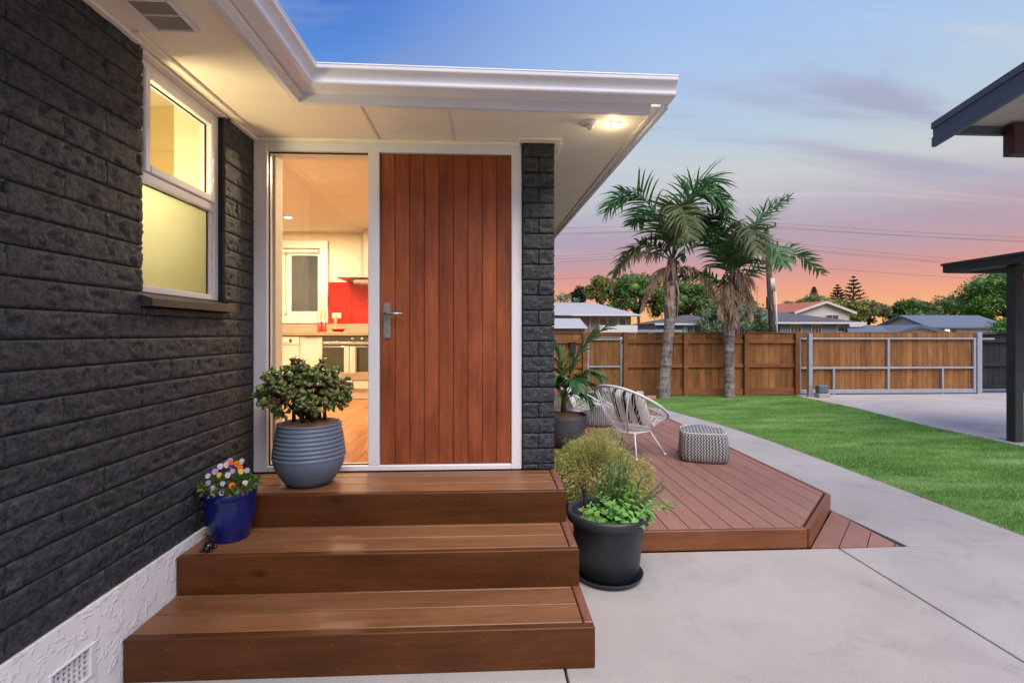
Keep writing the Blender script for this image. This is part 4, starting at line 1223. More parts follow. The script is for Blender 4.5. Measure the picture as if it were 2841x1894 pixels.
# fill the crown outline
for i in range(92):
    a = rj.uniform(0, 2 * math.pi); e = math.asin(rj.uniform(-.62, 1))
    q = cen + Vector((.228 * math.cos(a) * math.cos(e), .19 * math.sin(a) * math.cos(e), -.02 + (.165 if e > 0 else .15) * math.sin(e))) * 1.0
    q += Vector((rj.gauss(0, .014), rj.gauss(0, .014), rj.gauss(0, .014)))
    stem.tube([cen.lerp(q, .45), cen.lerp(q, .75) + Vector((0, 0, -.012)), q], [.004, .0035, .003], 5)
    tips.append(q)
obj('stem', stem, 'jadestem', jp, smooth=True)
leaves = []
for t in tips:
    out = (t - cen); out = out.normalized() if out.length > 1e-4 else Vector((0, 0, 1))
    ax = (out + Vector((0, 0, .5))).normalized()
    o1 = ax.orthogonal().normalized()
    for ring in range(3):
        for s in range(2 if ring else 3):
            ang = ring * 1.57 + s * (3.14 if ring else 2.1) + rj.uniform(-.4, .4)
            side = (Matrix.Rotation(ang, 3, ax) @ o1)
            A = side * (1.0 if ring else .55) + ax * (.35 - .25 * ring + .7 * (ring == 0)) + Vector((rj.gauss(0, .15), rj.gauss(0, .15), rj.gauss(0, .15)))
            leaves.append((t - ax * .012 * ring, A, ax + Vector((0, 0, .3)), rj.uniform(.030, .058), rj.random()))
leaves.sort(key=lambda l: l[0].y)
for p, A, N_, s, q in leaves[:290]:
    o = obj('leaf', jr if q < .20 else jg, None, jp, p, rot=frame_rot(A, N_)); o.scale = (s, s, s)
rest = leaves[290:]
V, F = inst(np.array([l[0] for l in rest]), np.array([l[1] for l in rest]), np.array([l[2] for l in rest]), np.array([l[3] for l in rest]), JV, JF)
tag(obj('foliage', npmesh('foliage', V, F, ['jade', 'jadered'], True, np.repeat([1 if l[4] < .2 else 0 for l in rest], len(JF))), None, jp), kind='stuff')

# ---- pansies in the cobalt pot
PC = Vector((-1.352, 2.640, 0.3540))
pp = thing('potted_pansies', 'lilac and orange pansies in a glossy cobalt blue pot on the middle step', 'potted plant', PC)
obj('pot', MB().lathe([(0, .001), (.084, .001), (.090, .008), (.0885, .014), (.096, .030), (.108, .075), (.117, .130), (.121, .185), (.121, .205), (.1225, .211), (.121, .216), (.1265, .222), (.127, .246), (.125, .254), (.117, .254), (.113, .235), (.06, .225), (0, .225)], 64), 'blueglaze', pp, PC, smooth=True)
obj('soil', MB().lathe([(.114, .236), (.08, .245), (0, .25)], 32), 'soil', pp, PC, smooth=True)
n = 900
th = rng.uniform(0, 2 * math.pi, n); rr = .135 * np.sqrt(rng.uniform(0, 1, n)); hh = .25 + .085 * np.sqrt(rng.uniform(0, 1, n)) * (1 - (rr / .17) ** 2)
P = np.stack([rr * np.cos(th), rr * np.sin(th), hh], 1) + np.array(PC)
A = np.stack([np.cos(th) * .8, np.sin(th) * .8, rng.normal(.4, .5, n)], 1) + rdir(n) * .6
V, F = inst(P, A, rdir(n) + [0, 0, 1.2], rng.uniform(.014, .028, n), KITE, KITEF)
tag(obj('foliage', npmesh('foliage', V, F, 'pansyleaf', True), None, pp), kind='stuff')
def petal(mb, c, A, N_, w, l):
    A = Vector(A).normalized(); N_ = Vector(N_).normalized(); B = N_.cross(A)
    pts = [c] + [c + A * (l * t) + B * (w * s) + N_ * (.003 * (1 - abs(s))) for t, s in ((.35, -.6), (.75, -1), (1.0, -.45), (1.05, 0), (1.0, .45), (.75, 1), (.35, .6))]
    mb.add(pts, [(0, i, i + 1) for i in range(1, 7)])
fl = [(-.085, -.055, .30, 'petald'), (-.065, -.085, .345, 'petalw'), (-.03, -.105, .29, 'petalb'), (.015, -.10, .31, 'petalb'), (-.045, -.06, .36, 'petall'), (-.02, -.05, .385, 'petalw'), (.005, -.04, .39, 'petalw'),
      (.025, -.045, .395, 'petalo'), (.035, -.06, .38, 'petald'), (.055, -.04, .395, 'petalo'), (.075, -.05, .375, 'petalo'), (.085, -.06, .36, 'petaly2'), (.035, -.09, .35, 'petalw'), (-.01, -.085, .35, 'petaly2'), (.10, -.03, .355, 'petall'),
      (-.075, -.06, .35, 'petald'), (.06, -.10, .30, 'petalo'), (-.02, -.115, .275, 'petalw'), (.02, -.12, .27, 'petalb'), (.105, -.06, .30, 'petalw'), (.0, .0, .40, 'petall'), (.05, .02, .39, 'petalw'), (-.05, -.0, .37, 'petalw'), (-.055, -.10, .315, 'petall'), (.05, -.075, .365, 'petall')]
for dx, dy, dz, m in fl:
    c = PC + Vector((dx, dy, dz))
    nrm = Vector((dx * 2 + random.gauss(0, .15) + .1, -.9 + dy, .45 + random.gauss(0, .15))).normalized()
    up_ = (Vector((0, 0, 1)) - nrm * nrm.z).normalized(); rt = nrm.cross(up_)
    mb = MB(); s = random.uniform(.68, .92)
    for ang, w, l, off in ((60, .011, .017, .001), (120, .011, .017, .0012), (5, .0105, .016, .0025), (175, .0105, .016, .0027), (270, .013, .018, .004)):
        a = R(ang); petal(mb, c + nrm * off, rt * math.cos(a) + up_ * math.sin(a), nrm, w * s, l * s)
    f = obj('pansy_flower', mb, m, pp)
    eye = MB(); petal(eye, c + nrm * .0055 - up_ * .0, -up_, nrm, .004, .006)
    obj('flower_eye', eye, 'petaly' if m != 'petalo' else 'petald', f)
    obj('flower_stalk', MB().tube([c - nrm * .003, c - nrm * .012 - Vector((0, 0, .03)), PC + Vector((dx * .6, dy * .6, .24))], .0013, 5), 'stemg', f)

# ---- little black ornament beside the pansy pot
OC = Vector((-1.378, 2.487, 0.3545))
om = MB()
def blob(mb, c, r, n=14):
    vs = []; fs = []
    for i in range(n // 2 + 1):
        ph = math.pi * i / (n // 2)
        for k in range(n):
            a = 2 * math.pi * k / n
            vs.append((c[0] + r[0] * math.sin(ph) * math.cos(a), c[1] + r[1] * math.sin(ph) * math.sin(a), c[2] + r[2] * math.cos(ph)))
    for i in range(n // 2):
        for k in range(n):
            fs.append((i * n + k, (i + 1) * n + k, (i + 1) * n + (k + 1) % n, i * n + (k + 1) % n))
    return mb.add(vs, fs)
orn = thing('turtle_ornament', 'tiny glossy black turtle ornament at the foot of the blue pot', 'ornament', OC)
obj('shell', blob(MB(), OC + Vector((0, 0, .022)), (.026, .030, .021)), 'blackgloss', orn, smooth=True)
obj('head', blob(MB(), OC + Vector((.012, -.036, .022)), (.011, .013, .011), 10), 'blackgloss', orn, smooth=True)
for sx_, sy_ in ((-1, -1), (1, -1), (-1, 1), (1, 1)):
    obj('foot', blob(MB(), OC + Vector((.022 * sx_, .020 * sy_, .007)), (.010, .011, .0068), 8), 'blackgloss', orn, smooth=True)

# ---- herb tub
HC = Vector((0.698, 2.862, 0.001))
ht = thing('herb_tub', 'mint parsley and rosemary in a big black plastic tub beside the steps', 'potted plant', HC)
obj('saucer', MB().lathe([(0, .001), (.170, .001), (.188, .006), (.200, .030), (.203, .034), (.198, .034), (.186, .012), (0, .010)], 64), 'blackplastic', ht, HC, smooth=True)
obj('pot', MB().lathe([(0, .012), (.160, .012), (.168, .016), (.172, .035), (.176, .037), (.205, .300), (.212, .325), (.214, .330), (.228, .332), (.236, .337), (.240, .350), (.240, .372), (.236, .384), (.226, .388), (.215, .384), (.209, .37), (.200, .29), (0, .285)], 72), 'blackplastic', ht, HC, smooth=True)
obj('soil', MB().lathe([(.202, .295), (.13, .305), (0, .31)], 40, wob=.01), 'soil', ht, HC, smooth=True)
rh = random.Random(8)
mint_me = None
def broadleaf(name, mat):
    v = [(0, 0, 0), (.25, .22, .05), (.5, .30, .06), (.78, .20, .02), (1, 0, -.10), (.78, -.20, .02), (.5, -.30, .06), (.25, -.22, .05), (.3, 0, -.02), (.65, 0, -.03)]
    f = [(0, 1, 8), (1, 2, 9, 8), (2, 3, 9), (3, 4, 9), (4, 5, 9), (5, 6, 9), (6, 7, 8, 9), (7, 0, 8)]
    me = MB().add(v, f).mesh(name, True); me.materials.append(M[mat]); return me
mint_me = broadleaf('leaf', 'mint'); pars_me = broadleaf('leaf', 'parsley')
stm = MB(); ml = []
for i in range(30):
    a = rh.uniform(0, 2 * math.pi); r_ = rh.uniform(.03, .20)
    bx, by = r_ * math.cos(a) + .035, r_ * math.sin(a) - .06
    rr_ = math.hypot(bx, by)
    if rr_ > .215: bx *= .215 / rr_; by *= .215 / rr_
    if by > .03: continue
    p0 = HC + Vector((bx * .8, by * .8, .30)); h = rh.uniform(.12, .19)
    p1 = p0 + Vector((bx * .35, by * .35 - .01, h))
    stm.tube([p0, p1], .0022, 5)
    ax = (p1 - p0).normalized(); o1 = ax.orthogonal().normalized()
    for lv_ in range(5):
        c = p0.lerp(p1, .30 + .7 * lv_ / 4); s0 = (.034 + .036 * math.sin(math.pi * min(1, .35 + lv_ / 5.5))) * (.62 if lv_ == 4 else 1)
        for s in (0, 1):
            d = Matrix.Rotation(lv_ * 1.57 + s * math.pi + rh.uniform(-.3, .3), 3, ax) @ o1
            ml.append((c, d + ax * rh.uniform(-.2, .5), ax, s0 * rh.uniform(.8, 1.15)))
# trailing mint shoots on the right
for q in range(4):
    p = [HC + Vector((.15, -.02 + .03 * q, .36)), HC + Vector((.24, -.03 + .05 * q, .42 + .01 * q)), HC + Vector((.31 + .03 * q, -.02 + .05 * q, .40 - .01 * q)), HC + Vector((.345 + .04 * q, -.03 + .05 * q, .36))]
    stm.tube(p, .002, 5)
    for k in range(9):
        t = .25 + .75 * k / 8; i0 = min(2, int(t * 3)); c = p[i0].lerp(p[i0 + 1], t * 3 - i0)
        d = Vector((rh.gauss(0, 1), rh.gauss(0, 1), rh.gauss(.3, .6)))
        ml.append((c, d, Vector((0, -.3, 1)), rh.uniform(.020, .034)))
obj('stem', stm, 'stemg', ht, smooth=True)
for c, d, ax, s in ml[:290]:
    o = obj('leaf', mint_me, None, ht, c, rot=frame_rot(d, ax)); o.scale = (s, s, s)
# parsley clump
n = 420
P = np.array(HC) + np.stack([rng.normal(.10, .045, n), rng.normal(.03, .045, n), rng.uniform(.36, .52, n)], 1)
V, F = inst(P, rdir(n) + [0, 0, .4], rdir(n) + [0, -.3, 1], rng.uniform(.012, .024, n), KITE, KITEF)
tag(obj('parsley', npmesh('parsley', V, F, 'parsley', True), None, ht), kind='stuff')
# rosemary sprigs
NP, NA, NN, NS = [], [], [], []
rst = MB()
for i in range(34):
    b = HC + Vector((rh.uniform(-.06, .15), rh.uniform(-.02, .13), .30))
    lean = Vector((rh.gauss(.06, .14), rh.gauss(0, .08), 1)).normalized(); h = rh.uniform(.20, .38) * (1 - .35 * abs(lean.x))
    if i == 0: b = HC + Vector((.05, .05, .30)); lean = Vector((.10, 0, 1)).normalized(); h = .40
    if i in (1, 2): b = HC + Vector((.13, .06, .34)); lean = Vector((.95, .1, .55 + .2 * (i - 1))).normalized(); h = .26
    p1 = b + lean * h * .5 + Vector((rh.gauss(0, .01), 0, 0)); p2 = b + lean * h + Vector((lean.x * .03, 0, .02))
    rst.tube([b, p1, p2], [.003, .0025, .0012], 5)
    for k in range(190):
        t = rh.uniform(.12, 1.0); c = b.lerp(p1, t * 2) if t < .5 else p1.lerp(p2, t * 2 - 1)
        a = rh.uniform(0, 6.28); o1 = lean.orthogonal().normalized(); d = Matrix.Rotation(a, 3, lean) @ o1
        NP.append(c); NA.append(d * .8 + lean * .75); NN.append(lean); NS.append(rh.uniform(.022, .036) * (1.15 - .45 * t))
obj('rosemary_stem', rst, 'jadestem', ht, smooth=True)
V, F = inst(np.array(NP), np.array(NA), np.array(NN), np.array(NS), STRIP, KITEF)
tag(obj('rosemary', npmesh('rosemary', V, F, 'rosemary'), None, ht), kind='stuff')
tp = HC + Vector((-.138, -.01, .355))
tl = thing('garden_trowel', 'black handled trowel stuck upright in the herb tub', 'trowel', tp)
obj('handle', MB().tube([tp + Vector((0, 0, .045)), tp + Vector((.004, 0, .08)), tp + Vector((.001, 0, .12)), tp + Vector((-.006, 0, .155)), tp + Vector((-.010, 0, .166))], [.013, .0135, .012, .014, .022], 14), 'blackplastic', tl, smooth=True)
obj('collar', MB().tube([tp + Vector((0, 0, .034)), tp + Vector((0, 0, .0455))], .0138, 14), 'orangeplastic', tl, smooth=True)
obj('blade', MB().tube([tp + Vector((0, 0, -.02)), tp + Vector((0, 0, .035))], [.016, .006], 8), 'handle', tl, smooth=True)

# ---- thyme in the terracotta bowl
TC = Vector((0.825, 3.76, DZ - .001))
tb = thing('thyme_bowl', 'sprawling dry golden thyme in a wide terracotta bowl on the deck', 'potted plant', TC)
obj('pot', MB().lathe([(0, .002), (.20, .002), (.22, .01), (.29, .20), (.295, .212), (.325, .215), (.332, .225), (.332, .262), (.325, .270), (.300, .270), (.290, .23), (0, .215)], 64), 'terra', tb, TC, smooth=True)
obj('soil', MB().lathe([(.291, .235), (.15, .25), (0, .26)], 32), 'soil', tb, TC, smooth=True)
rt_ = np.random.default_rng(4)
n = 2900
th = rt_.uniform(0, 2 * math.pi, n); el_ = np.arcsin(rt_.uniform(-.55, 1, n))
rad = np.stack([.31 * np.cos(th) * np.cos(el_), .36 * np.sin(th) * np.cos(el_) , .20 * np.sin(el_)], 1)
front = np.clip(-np.sin(th), 0, 1)
rad[:, 1] -= .16 * front * np.cos(el_); rad[:, 2] -= .15 * front * (1 - np.sin(el_))
lump = np.array([noise.noise(Vector((a * 1.4, b * 2.1, 3))) for a, b in zip(th, el_)])
rad *= (1 + .22 * lump)[:, None]
base = np.array(TC) + [-.03, -.02, .27]
tip_ = base + rad
root_ = base + rad * rt_.uniform(.45, .7, (n, 1)) + [0, 0, -.03]
PP, AA, SS = [], [], []
sv_, sf_ = [], []
for k in range(16):
    t = (k + rt_.uniform(0, 1, n)) / 16
    PP.append(root_ + (tip_ - root_) * t[:, None] + rt_.normal(0, .006, (n, 3)))
    AA.append(unit(rad) + rdir(n) * .75 + [0, 0, .35]); SS.append(rt_.uniform(.014, .030, n))
V, F = inst(np.concatenate(PP), np.concatenate(AA), rdir(16 * n), np.concatenate(SS), STRIP, KITEF)
V[:, 0] = np.maximum(V[:, 0], 0.447)
ns = 5200
ta = rt_.uniform(R(175), R(345), ns); zt_ = rt_.uniform(0, 1, ns)
ps_ = np.array(TC) + np.stack([(.33 + .07 * np.sin(zt_ * 3.1)) * np.cos(ta), (.34 + .10 * np.sin(zt_ * 3.1)) * np.sin(ta), .10 + .25 * zt_], 1) + rt_.normal(0, .018, (ns, 3))
V2, F2_ = inst(ps_, np.stack([np.cos(ta), np.sin(ta), rt_.normal(-.2, .6, ns)], 1) + rdir(ns) * .7, rdir(ns), rt_.uniform(.018, .036, ns), STRIP, KITEF)
F = np.concatenate([F, F2_ + len(V)]); V = np.concatenate([V, V2])
V[:, 0] = np.maximum(V[:, 0], 0.447)
mi = (rt_.uniform(size=len(F)) < .38).astype(int)
tag(obj('thyme', npmesh('thyme', V, F, ['thyme', 'thymeg'], False, mi), None, tb), kind='stuff')
obj('thyme_mound', blob(MB(), TC + Vector((-.02, -.03, .24)), (.25, .30, .11), 20), 'jadestem', tb, smooth=True)
# taller thyme at the back and two fresh shoots
n = 2600
P = np.array(TC) + np.stack([rt_.normal(.12, .085, n), rt_.normal(.24, .06, n), .27 + .23 * rt_.uniform(0, 1, n) ** .8], 1)
V, F = inst(P, rdir(n) * .8 + [0, 0, .8], rdir(n), rt_.uniform(.014, .026, n), STRIP, KITEF)
tag(obj('lemon_thyme', npmesh('lemon_thyme', V, F, 'thymeg'), None, tb), kind='stuff')
for q, (dx, dy, hz, nl) in enumerate(((.22, .05, .33, 26), (.28, -.02, .29, 22), (-.21, .14, .50, 16), (.17, .10, .36, 18), (.27, .08, .36, 18))):
    b = TC + Vector((dx, dy, .25))
    sh = obj('shoot', MB().tube([b, b + Vector((.005, 0, (hz - .25) * .5)), b + Vector((0, 0, hz - .25))], .0022, 5), 'stemg', tb)
    for k in range(nl):
        t = rh.uniform(.25, 1); c = b + Vector((rh.gauss(0, .02), rh.gauss(0, .02), (hz - .25) * t))
        o = obj('leaf', pars_me, None, sh, c, rot=frame_rot(Vector((rh.gauss(0, 1), rh.gauss(0, 1), .5)), Vector((0, -.2, 1)))); s = rh.uniform(.022, .036); o.scale = (s, s, s)

# ---- palm leaf builder
def crom(pts, n):
    pts = [Vector(p) for p in pts]; q = [pts[0] * 2 - pts[1]] + pts + [pts[-1] * 2 - pts[-2]]
    out = []
    segs = len(pts) - 1
    for i in range(n + 1):
        t = i / n * segs; k = min(segs - 1, int(t)); u = t - k
        a, b, c, d = q[k:k + 4]
        out.append(0.5 * ((2 * b) + (c - a) * u + (2 * a - 5 * b + 4 * c - d) * u * u + (3 * b - a - 3 * c + d) * u ** 3))
    return out
def frond(cps, leaf, pairs, droop=.5, width=.03, start=.18, rad=.012, seed=0, fwd=.55, spread=1.0, plumose=.25):
    rr = random.Random(seed); mb = MB()
    path = crom(cps, 30)
    mb.tube(path, [rad * (1 - .8 * i / 30) for i in range(31)], 5)
    nr = len(mb.f)
    for k in range(pairs):
        t = start + (1 - start) * (k + .5) / pairs
        i = min(29, int(t * 30)); c = path[i].lerp(path[i + 1], t * 30 - i); T = (path[i + 1] - path[i]).normalized()
        side = T.cross(Vector((0, 0, 1)))
        side = side.normalized() if side.length > .15 else T.orthogonal().normalized()
        upv = side.cross(T).normalized()
        L0 = leaf * (math.sin(math.pi * min(1, .22 + .72 * t)) ** .7) * rr.uniform(.85, 1.1)
        for s in (-1, 1):
            d = (side * s * spread + T * (fwd + .5 * t) + upv * rr.uniform(-plumose, plumose + .25)).normalized()
            pts = [c]; dd_ = d.copy()
            for g_ in range(4):
                dd_ = (dd_ + Vector((0, 0, -droop * (g_ + .6) * .32 * rr.uniform(.8, 1.2)))).normalized()
                pts.append(pts[-1] + dd_ * (L0 / 4))
            wv = T.cross(d); wv = (d.cross(wv)).normalized() if wv.length > 1e-3 else T
            ws = [.5, 1, .85, .5, .05]
            o = len(mb.v)
            for g_, p in enumerate(pts):
                w = wv * (width * .5 * ws[g_]); mb.v += [tuple(p - w), tuple(p + w)]
            for g_ in range(4):
                mb.f.append((o + 2 * g_, o + 2 * g_ + 1, o + 2 * g_ + 3, o + 2 * g_ + 2))
    return mb

# ---- kentia palm in the slate pot
KC = Vector((0.865, 5.56, DZ - .001))
kp = thing('potted_palm', 'young feather palm in a slate grey bowl pot on the deck', 'potted plant', KC)
obj('pot', MB().lathe([(0, .002), (.11, .002), (.13, .008), (.18, .07), (.220, .155), (.242, .25), (.249, .33), (.249, .365), (.243, .372), (.230, .370), (.226, .33), (0, .32)], 64), 'greypot', kp, KC, smooth=True)
obj('mulch', MB().lathe([(.228, .345), (.17, .375), (.09, .40), (0, .41)], 36, wob=.02), 'soil', kp, KC, smooth=True)
obj('stem', MB().tube([KC + Vector((-.02, 0, .38)), KC + Vector((-.018, 0, .52)), KC + Vector((0, 0, .66)), KC + Vector((.01, 0, .74))], [.034, .030, .024, .012], 10), 'rachis', kp, smooth=True)
k0 = KC + Vector((-.01, 0, .60))
for i, (pts, L_, pr_, dr) in enumerate([
        ([(0, 0, 0), (.10, -.03, .33), (.28, -.06, .62), (.52, -.10, .80)], .34, 20, .28),
        ([(0, 0, 0), (-.03, .02, .30), (-.12, .04, .55), (-.26, .05, .72)], .30, 16, .35),
        ([(0, 0, -.05), (.12, -.06, .18), (.27, -.12, .26), (.40, -.18, .20)], .26, 15, .45),
        ([(0, 0, -.06), (-.10, -.08, .16), (-.24, -.14, .22), (-.34, -.18, .10)], .26, 15, .45),
        ([(0, 0, -.05), (.16, .02, .10), (.32, .03, .12), (.44, .04, .02)], .24, 14, .5),
        ([(0, 0, -.08), (.02, -.12, .14), (.06, -.28, .20), (.10, -.40, .10)], .24, 14, .5),
        ([(0, 0, -.10), (.10, -.08, .02), (.22, -.14, .0), (.30, -.18, -.10)], .20, 12, .6),
        ([(0, 0, -.08), (-.10, -.02, .10), (-.20, -.04, .12), (-.30, -.05, .02)], .22, 12, .5)]):
    me = frond([k0 + Vector(p) for p in pts], L_ * 1.15, int(pr_ * 1.2), dr * .8, .046, .20, .008, 40 + i, .7, .9, .2).mesh('frond')
    obj('frond', me, 'frond', kp)

# ================================================================== deck furniture
def string_chair(C0, az, label, seed):
    root = thing('string_chair', label, 'chair', C0, 'white cord egg chairs on the deck')
    f = Vector((math.cos(az), math.sin(az), 0)); s = Vector((-f.y, f.x, 0)); up = Vector((0, 0, 1))
    rc = C0 + f * .02 + up * .530
    ax_f = (f * .40 - up * .205); ax_s = s * .375
    def rim(t):   # egg shaped rim, high at the back
        c, q = math.cos(t), math.sin(t)
        return rc + ax_f * c + ax_s * q * (1 - .10 * c) + up * (.015 * math.cos(2 * t))
    hub_c = C0 - f * .07 + up * .235
    def hub(t):
        return hub_c + f * (.125 * math.cos(t)) + s * (.125 * math.sin(t)) + up * (-.02 * math.cos(t))
    N_ = 72
    obj('rim', MB().tube([rim(2 * math.pi * i / N_) for i in range(N_ + 1)], .0145, 10, False), 'cord', root, smooth=True)
    obj('hub_ring', MB().tube([hub(2 * math.pi * i / 36) for i in range(37)], .009, 8, False), 'cord', root, smooth=True)
    cd = MB()
    for i in range(58):
        t = 2 * math.pi * i / 58
        a, b = rim(t), hub(t + .35)
        m = a.lerp(b, .5) - up * .012
        cd.tube([a, m, b], .0027, 5, False)
        b2 = hub(t - .35)
        if i % 2 == 0: cd.tube([a, a.lerp(b2, .5) - up * .012, b2], .0027, 5, False)
    tag(obj('cord_weave', cd, 'cord', root, smooth=True), kind='stuff')
    obj('seat_weave', MB().add([tuple(hub(2 * math.pi * i / 24) - up * .004) for i in range(24)], [tuple(range(24))]), 'cord', root)
    ring = lambda t: C0 - f * .03 + f * (.20 * math.cos(t)) + s * (.20 * math.sin(t)) + up * .262
    obj('base_ring', MB().tube([ring(2 * math.pi * i / 36) for i in range(37)], .008, 8, False), 'cord', root, smooth=True)
    for t in (R(50), R(-50), R(130), R(-130)):
        p0 = ring(t); d = (p0 - C0); d.z = 0; d = d.normalized()
        p1 = C0 + d * .345 + up * .012
        lg = obj('leg', MB().tube([p0, p1], .009, 8), 'cord', root, smooth=True)
        obj('foot', MB().tube([p1 + up * .014, p1 - up * .010], .014, 10), 'cord', lg, smooth=True)
        top = rim(t)
    # upright stays from base ring to rim
    for t in (R(150), R(-150)):
        obj('stay', MB().tube([ring(t), ring(t).lerp(rim(t), .5) - f * .03, rim(t)], .0075, 8), 'cord', root, smooth=True)
    # cushion
    cu = thing('cushion', 'black and white striped cushion in the ' + ('chair beside the chevron pouf' if seed == 1 else 'chair behind the slate palm pot'), 'cushion', C0 + up * .45, 'striped cushions')
    n = 15; vs = []; fs = []; uv = []
    fwd2 = (f * .62 + up * .0); back = (-f * .42 + up * .90).normalized()
    nrm = back.cross(s).normalized()
    if nrm.dot(f) < 0: nrm = -nrm
    cc = C0 - f * .03 + up * .50
    for side in (1, -1):
        for j in range(n):
            for i in range(n):
                u, v = i / (n - 1) * 2 - 1, j / (n - 1) * 2 - 1
                pin = 1 - .10 * (1 - abs(u)) * abs(v) ** 2 * 1.2
                th_ = .075 * (max(0, 1 - u ** 4) * max(0, 1 - v ** 4)) ** .6
                p = cc + s * (u * .23) * (1 - .06 * (1 - abs(v) ** 2) * u * u) + back * (v * .22 * pin) + nrm * (side * th_)
                vs.append(tuple(p)); uv.append((u * .5 + .5, v * .5 + .5))
    for sd_ in range(2):
        for j in range(n - 1):
            for i in range(n - 1):
                a = sd_ * n * n + j * n + i
                q = (a, a + 1, a + n + 1, a + n)
                fs.append(q if sd_ == 0 else q[::-1])
    mb = MB().add(vs, fs); mb.uv = uv
    obj('cover', mb, 'stripe', cu, smooth=True)
    return root
string_chair(Vector((1.535, 5.24, DZ - .001)), R(38), 'white cord egg chair turned away beside the chevron pouf', 1)
string_chair(Vector((1.10, 6.62, DZ - .001)), R(-12), 'white cord egg chair behind the potted palm', 2)

def pouf(C0, rz, w, h, label, seed):
    root = thing('pouf', label, 'pouf', C0, 'chevron poufs on the deck')
    prf = [(0.0, 0.0), (.80, .0), (.93, .02), (1.0, .10), (1.02, .30), (1.0, .55), (.975, .80), (.93, .90), (.86, .95), (.70, .985), (.45, 1.0), (.2, 1.0), (0, .995)]
    n = 96; vs = []; fs = []; uv = []
    acc = 0; prev = None
    for k, (r, z) in enumerate(prf):
        if prev: acc += math.hypot((r - prev[0]) * w / 2, (z - prev[1]) * h)
        prev = (r, z)
        for i in range(n + 1):
            a = 2 * math.pi * i / n
            e = 5.0
            c, s_ = math.cos(a), math.sin(a)
            m = (abs(c) ** e + abs(s_) ** e) ** (-1 / e)
            rr_ = r * w / 2 * m
            x, y = rr_ * c, rr_ * s_
            zz_ = z * h
            d = noise.noise(Vector((x * 7 + seed, y * 7, zz_ * 9))) * .010 * (1 if r > .3 else .6)
            sag = -.012 * math.sin(math.pi * min(1, (1 - r) if z > .8 else 0)) 
            if z > .9: zz_ += .014 * noise.noise(Vector((x * 6, y * 6, seed))) + .012 * math.cos(a * 4) * r
            if z < .15 and r > .5: d += .006 * math.sin(a * 26 + seed)
            f_ = 1 + d / max(.05, rr_) if rr_ > .02 else 1
            vs.append((x * f_, y * f_, max(0.0, zz_ + sag)))
            if z > .9: uv.append((x + .5, y + .5))
            else:
                per = i / n * 4 * w
                uv.append((per, acc))
    for k in range(len(prf) - 1):
        for i in range(n):
            a = k * (n + 1) + i
            fs.append((a, a + 1, a + n + 2, a + n + 1))
    mb = MB().add(vs, fs); mb.uv = uv
    o = obj('cover', mb, 'chevron', root, C0, smooth=True, rot=(0, 0, rz))
    obj('seam_piping', MB().tube([(.47 * w * (abs(math.cos(a)) ** 5 + abs(math.sin(a)) ** 5) ** -.2 * math.cos(a) * .985, .47 * w * (abs(math.cos(a)) ** 5 + abs(math.sin(a)) ** 5) ** -.2 * math.sin(a) * .985, .905 * h) for a in [2 * math.pi * i / 60 for i in range(61)]], .004, 6, False), 'stripe', root, C0, smooth=True, rot=(0, 0, rz))
pouf(Vector((2.205, 4.985, DZ - .002)), R(-19), .46, .325, 'grey and white chevron pouf alone on the open deck', 1.0)
pouf(Vector((1.52, 6.93, DZ - .002)), R(-5), .46, .32, 'grey and white chevron pouf beyond the two cord chairs', 5.0)

stb = thing('slatted_table', 'low grey slatted outdoor table beyond the cord chairs', 'table', (2.0, 8.2, DZ))
for i in range(5):
    bpiece('slat', 1.80, 2.22, 7.95 + .10 * i, 8.035 + .10 * i, .46, .48, 'utility2', stb, .004)
for x in (1.83, 2.15):
    for y in (7.99, 8.38):
        bpiece('leg', x, x + .045, y, y + .045, DZ - .002, .459, 'utility2', stb, .004)
bpiece('apron', 1.83, 2.195, 7.97, 7.99, .39, .455, 'utility2', stb, .003)
tag(obj('paving_brick', MB().cbox(3.42, 3.62, 10.50, 10.60, -.005, .065, .006), 'terra'), 'single terracotta brick lying on the grass beside the taller palm', 'brick')
# ================================================================== fence and gates
FY = 11.02
fence = thing('paling_fence', 'brown stained timber paling fence along the street side of the lawn', 'fence', (4, FY, 0))
def palings(root, x0, x1, y, z0, z1, m, w=.148, jit=.006, th=.018, wvar=0):
    x = x0; i = 0; r_ = random.Random(int(x0 * 100))
    while x < x1 - .03:
        xe = min(x + w, x1)
        piece('paling', (xe - x - .003, th, z1 - z0), ((x + xe) / 2, y + r_.uniform(-.002, .002), (z0 + z1) / 2 + r_.uniform(-jit, 0)), m, root, 0.003, (0, r_.uniform(-.004, .004), 0))
        x = xe
palings(fence, -1.2, 2.20, FY + .01, .03, 1.425, 'fence')
palings(fence, 3.02, 7.10, FY + .01, .03, 1.425, 'fence')
for x0, x1 in ((-1.2, 2.10), (3.12, 4.40), (4.50, 5.80), (5.91, 7.0)):
    for z0, z1 in ((1.19, 1.285), (.64, .728), (.012, .165)):
        bpiece('rail', x0, x1, FY - .045, FY - .001, z0, z1, 'fencex', fence, 0.004)
for x in (2.10, 3.02, 4.40, 5.805, 7.0):
    bpiece('post', x, x + .10, FY - .10, FY - .001, -.02, 1.40 if x > 3.5 else 1.43, 'fencex', fence, 0.005)
bpiece('capping', -1.2, 2.20, FY - .03, FY + .05, 1.4255, 1.445, 'fencex', fence)
bpiece('capping', 3.02, 7.10, FY - .03, FY + .05, 1.4255, 1.445, 'fencex', fence)
bpiece('gate_head', 2.20, 3.02, FY - .005, FY + .03, 1.33, 1.443, 'fencex', fence)
pg_ = thing('pedestrian_gate', 'narrow timber gate in a galvanised steel frame near the potted palm', 'gate', (2.6, FY, .1))
palings(pg_, 2.23, 2.99, FY + .02, .08, 1.325, 'gatewood')
